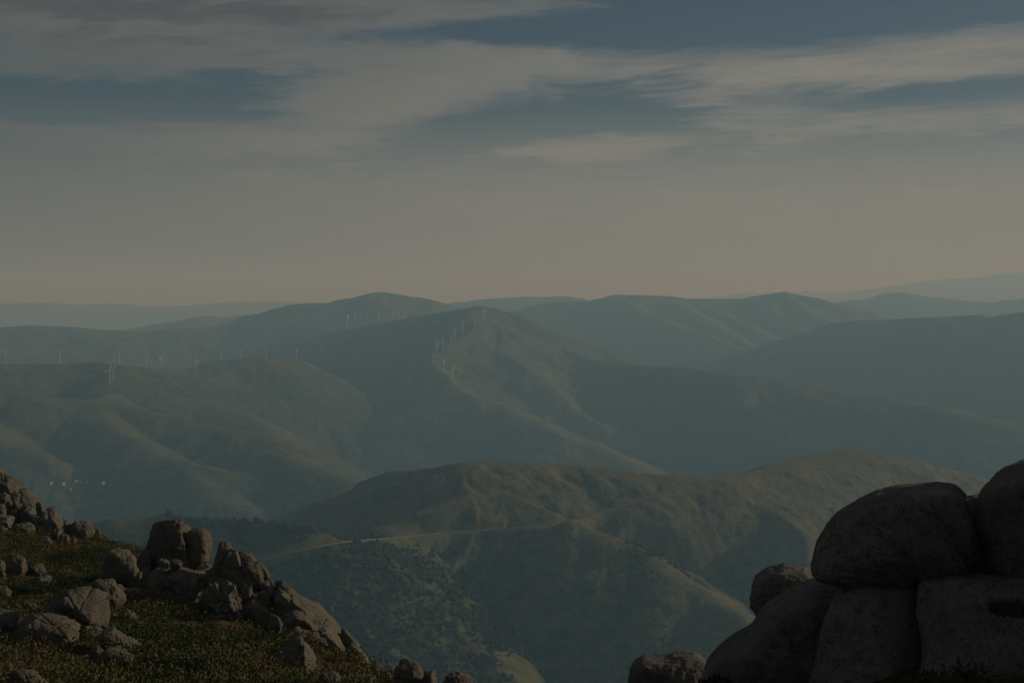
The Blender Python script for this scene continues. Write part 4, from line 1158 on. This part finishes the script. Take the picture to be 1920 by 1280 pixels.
proto = make_turbine()
TL = 'turbines along the left ridge'; TC = 'turbines down the central spur'; TP = 'turbines below the tall peak'
TURB = [  # px, py of the foot, distance range, hub yaw, rotor angle, height in px, label, group
    (11, 681, 5600, 6600, 20, 25, 28, 'wind turbine at the far left end of the left ridge, cut close to the edge', TL),
    (113, 681, 5600, 6600, -15, 40, 27, 'lone wind turbine midway along the dark flat top of the left ridge', TL),
    (206, 719, 5400, 6600, 40, 10, 32, 'left one of the two nearest wind turbines at the corner of the left ridge', TL),
    (212, 712, 5400, 6600, 15, 50, 26, 'right one of the two nearest wind turbines at the corner of the left ridge', TL),
    (215, 691, 5600, 6800, -30, -35, 26, 'wind turbine just behind the nearest pair at the corner of the left ridge', TL),
    (224, 681, 5600, 7000, 10, 35, 22, 'wind turbine rearmost of the cluster at the corner of the left ridge', TL),
    (275, 689, 5600, 7400, 30, 0, 22, 'first wind turbine right of the corner cluster, on the dipping left ridge', TL),
    (302, 691, 5600, 7400, 60, 20, 19, 'second wind turbine right of the corner cluster, smaller and fainter', TL),
    (368, 693, 5600, 7600, 80, 0, 22, 'wind turbine in the lowest dip of the left ridge', TL),
    (414, 676, 6000, 7800, -20, 15, 22, 'wind turbine at the left foot of the tan knoll on the left ridge', TL),
    (452, 669, 6000, 7800, 25, 60, 22, 'tallest wind turbine standing on top of the tan knoll', TL),
    (500, 669, 6000, 7800, -10, 45, 21, 'wind turbine on the right half of the tan knoll', TL),
    (556, 672, 6000, 8200, 70, 20, 20, 'wind turbine right of the tan knoll against the dark slope', TL),
    (604, 660, 8000, 10500, 60, 10, 12, 'faint short wind turbine alone on the dark slope right of the tan knoll', TL),
    (905, 600, 7600, 8900, 85, 5, 24, 'left one of the twin wind turbines nearest the central summit', TC),
    (909, 599, 7600, 8900, 75, 30, 23, 'right one of the twin wind turbines nearest the central summit', TC),
    (890, 619, 7400, 8900, 15, 35, 24, 'wind turbine with spread rotor just below the twin turbines of the central summit', TC),
    (868, 626, 7200, 8900, 35, -30, 26, 'wind turbine third down the sunlit central spur, rotor seen obliquely', TC),
    (852, 639, 7000, 8700, 88, 0, 28, 'edge-on wind turbine fourth down the sunlit central spur', TC),
    (845, 651, 7000, 8700, 85, 10, 23, 'edge-on wind turbine fifth down the sunlit central spur', TC),
    (830, 656, 6900, 8700, 80, 30, 21, 'short wind turbine left of the fifth one on the central spur', TC),
    (819, 666, 6800, 8700, 88, 0, 29, 'tall edge-on wind turbine at the leftmost bend of the central spur', TC),
    (813, 682, 6700, 8500, 70, 20, 20, 'wind turbine at the very corner where the central spur turns', TC),
    (832, 699, 6300, 8300, 86, 5, 30, 'wind turbine below the corner of the central spur, second from its lower end', TC),
    (848, 713, 6200, 8300, 84, 15, 29, 'lowest wind turbine on the central spur', TC),
    (651, 616, 9000, 12000, 86, 0, 30, 'tall leftmost wind turbine of the row under the tall peak', TP),
    (665, 603, 9000, 12000, 84, 20, 18, 'second wind turbine from the left in the row under the tall peak', TP),
    (677, 602, 9000, 12000, 80, 0, 15, 'third wind turbine from the left in the row under the tall peak', TP),
    (689, 602, 9000, 12000, 86, 40, 17, 'fourth wind turbine from the left in the row under the tall peak', TP),
    (709, 600, 9000, 12000, 82, 0, 15, 'fifth wind turbine from the left in the row under the tall peak', TP),
    (721, 580, 9500, 12500, 86, 10, 20, 'highest wind turbine on the shoulder of the tall peak', TP),
    (738, 598, 9000, 12000, 80, 20, 15, 'left one of the three wind turbines at the right end of the peak row', TP),
    (747, 598, 9000, 12000, 86, 0, 16, 'middle one of the three wind turbines at the right end of the peak row', TP),
    (757, 600, 9000, 12000, 75, 30, 14, 'right one of the three wind turbines at the right end of the peak row', TP),
]
first = True
for (px, py, d0, d1, yaw, ra, hp, lab, grp) in TURB:
    t = proto if first else copy_tree(proto); first = False
    g0 = sight(px, py, d0, d1, 900)
    t.location = tuple(g0)
    dist = math.hypot(g0[0], g0[1])
    s = hp * 0.78 / F * dist / HUB
    s = min(max(s, 0.75), 1.5)
    t.scale = (s, s, s)
    t.rotation_euler = (0, 0, R(yaw))
    for ch in t.children:
        if ch.name.startswith('hub'):
            ch.rotation_euler = (0, R(ra), 0)
    tag(t, lab, 'wind turbine', grp)

# ------------------------------------------------------------------ hamlets in the left valley
def box(x0, x1, y0, y1, z0, z1, mat, name):
    bm = bmesh.new(); bmesh.ops.create_cube(bm, size=1.0)
    for v in bm.verts:
        v.co = (x0 + (v.co.x + .5) * (x1 - x0), y0 + (v.co.y + .5) * (y1 - y0), z0 + (v.co.z + .5) * (z1 - z0))
    me = bpy.data.meshes.new(name); bm.to_mesh(me); bm.free(); me.materials.append(mat)
    return me


def house_meshes(w, dp, hgt):
    x, y = w / 2, dp / 2
    me = bpy.data.meshes.new('wall')
    rz = hgt + w * 0.22
    me.from_pydata([(-x, -y, -2), (x, -y, -2), (x, y, -2), (-x, y, -2), (-x, -y, hgt), (x, -y, hgt), (x, y, hgt), (-x, y, hgt), (0, -y, rz), (0, y, rz)], [],
                   [(0, 1, 5, 8, 4), (2, 3, 7, 9, 6), (1, 2, 6, 5), (3, 0, 4, 7)])
    me.materials.append(m_wall)
    ro = bpy.data.meshes.new('roof'); e = 0.5; t = 0.3
    k_ = (rz - hgt) / x; ze = hgt - k_ * e
    ro.from_pydata([(-x - e, -y - e, ze), (0, -y - e, rz), (x + e, -y - e, ze), (-x - e, y + e, ze), (0, y + e, rz), (x + e, y + e, ze),
                    (-x - e, -y - e, ze + t), (0, -y - e, rz + t), (x + e, -y - e, ze + t), (-x - e, y + e, ze + t), (0, y + e, rz + t), (x + e, y + e, ze + t)], [],
                   [(0, 3, 4, 1), (1, 4, 5, 2), (6, 7, 10, 9), (7, 8, 11, 10), (0, 1, 7, 6), (1, 2, 8, 7), (3, 9, 10, 4), (4, 10, 11, 5), (0, 6, 9, 3), (2, 5, 11, 8)])
    ro.materials.append(m_tile)
    return me, ro


HM = [house_meshes(9, 12, 6), house_meshes(11, 15, 6.5), house_meshes(8, 9, 5)]
m_win = box(-0.6, 0.6, -0.05, 0.05, 0, 1.3, m_dark, 'window')
m_door = box(-0.6, 0.6, -0.05, 0.05, 0, 2.1, m_tile, 'door')


def house(px, py, kind, yaw, label, group, sc=1.0):
    g0 = sight(px, py, 3300, 6800, 900)
    r = bpy.data.objects.new('house', None); col.objects.link(r)
    r.location = tuple(g0); r.rotation_euler = (0, 0, R(yaw)); r.scale = (sc, sc, sc)
    wl, rf = HM[kind]
    link('wall', wl, r); link('roof', rf, r)
    w, dp = ((9, 12), (11, 15), (8, 9))[kind]
    for xx in (-w * .28, w * .28):
        link('window', m_win, r, (xx, -dp / 2 - 0.04, 3.6))
    link('door', m_door, r, (0, -dp / 2 - 0.04, 0.0))
    tag(r, label, 'house', group)


GA = 'white houses of the upper hamlet'; GB = 'houses of the lower village'
house(94, 908, 0, 60, 'bright white house leftmost in the hazy hamlet on the left valley side', GA, 1.0)
house(116, 909, 1, 70, 'largest bright white house, second from the left in the upper hamlet', GA, 1.0)
house(142, 904, 0, 50, 'pinkish white house highest in the upper hamlet', GA, 1.1)
house(151, 907, 2, 20, 'small dull house just right of the highest house in the upper hamlet', GA, 0.9)
house(137, 908, 2, 80, 'small dull house just left of and below the highest house', GA, 0.9)
house(164, 906, 1, 30, 'long reddish-roofed house in the right part of the upper hamlet', GA, 0.9)
house(192, 908, 0, 60, 'lone white house rightmost of the upper hamlet, beyond a gap', GA, 1.0)
house(131, 920, 1, 10, 'grey-white house lowest in the upper hamlet, on the spur edge', GA, 1.0)
VB = [(191, 994, 'leftmost house of the lower village, beside the leaning slab'), (203, 998, 'pair-fronted house second from the left in the lower village'), (212, 998, 'house third from the left in the lower village'),
      (222, 1000, 'house in the middle of the lower village, left neighbour of the tall white one'), (227, 1001, 'tall white house in the middle of the lower village'), (232, 999, 'house right of the tall white one in the lower village'),
      (207, 1006, 'house lower down by the heath edge, left half of the lower village'), (197, 1010, 'lowest house of the lower village next to the slab'), (244, 1004, 'small house near the right end of the lower village'), (252, 1004, 'rightmost house of the lower village')]
rgv = random.Random(4)
for i, (px, py, lab) in enumerate(VB):
    house(px, py, i % 3, rgv.uniform(20, 90), lab, GB, 0.85)

# ------------------------------------------------------------------ the air
m_haze = bpy.data.materials.new('haze_air'); m_haze.use_nodes = True
a = NT(m_haze.node_tree)
pv = a.n('ShaderNodeVolumePrincipled')
pv.inputs['Color'].default_value = (0.39, 0.715, 1.0, 1)
pv.inputs['Absorption Color'].default_value = (1, 1, 1, 1)
pv.inputs['Density'].default_value = 1.1e-4
pv.inputs['Density Attribute'].default_value = ''
pv.inputs['Anisotropy'].default_value = 0.12
ao = a.n('ShaderNodeOutputMaterial')
a.link(pv.outputs[0], ao.inputs['Volume'])
try:
    m_haze.cycles.homogeneous_volume = True
except Exception:
    pass
top = float(max(allv[:, 2].max(), 130.0)) + 60.0
hz_me = box(-52000, 52000, -52000, 52000, FLOOR - 191.0, top, m_haze, 'haze')
tag(link('haze', hz_me), 'pale blue haze filling the valleys', kind='stuff')
print('TREES', N_TREES, 'HEATH', len(hx), 'TOP', top, 'TRIS', sum(sum(len(p.vertices) - 2 for p in o.data.polygons) if len(o.data.polygons) < 3000 else len(o.data.polygons) * (2 if len(o.data.polygons[0].vertices) == 4 else 1) for o in scene.objects if o.type == 'MESH'))
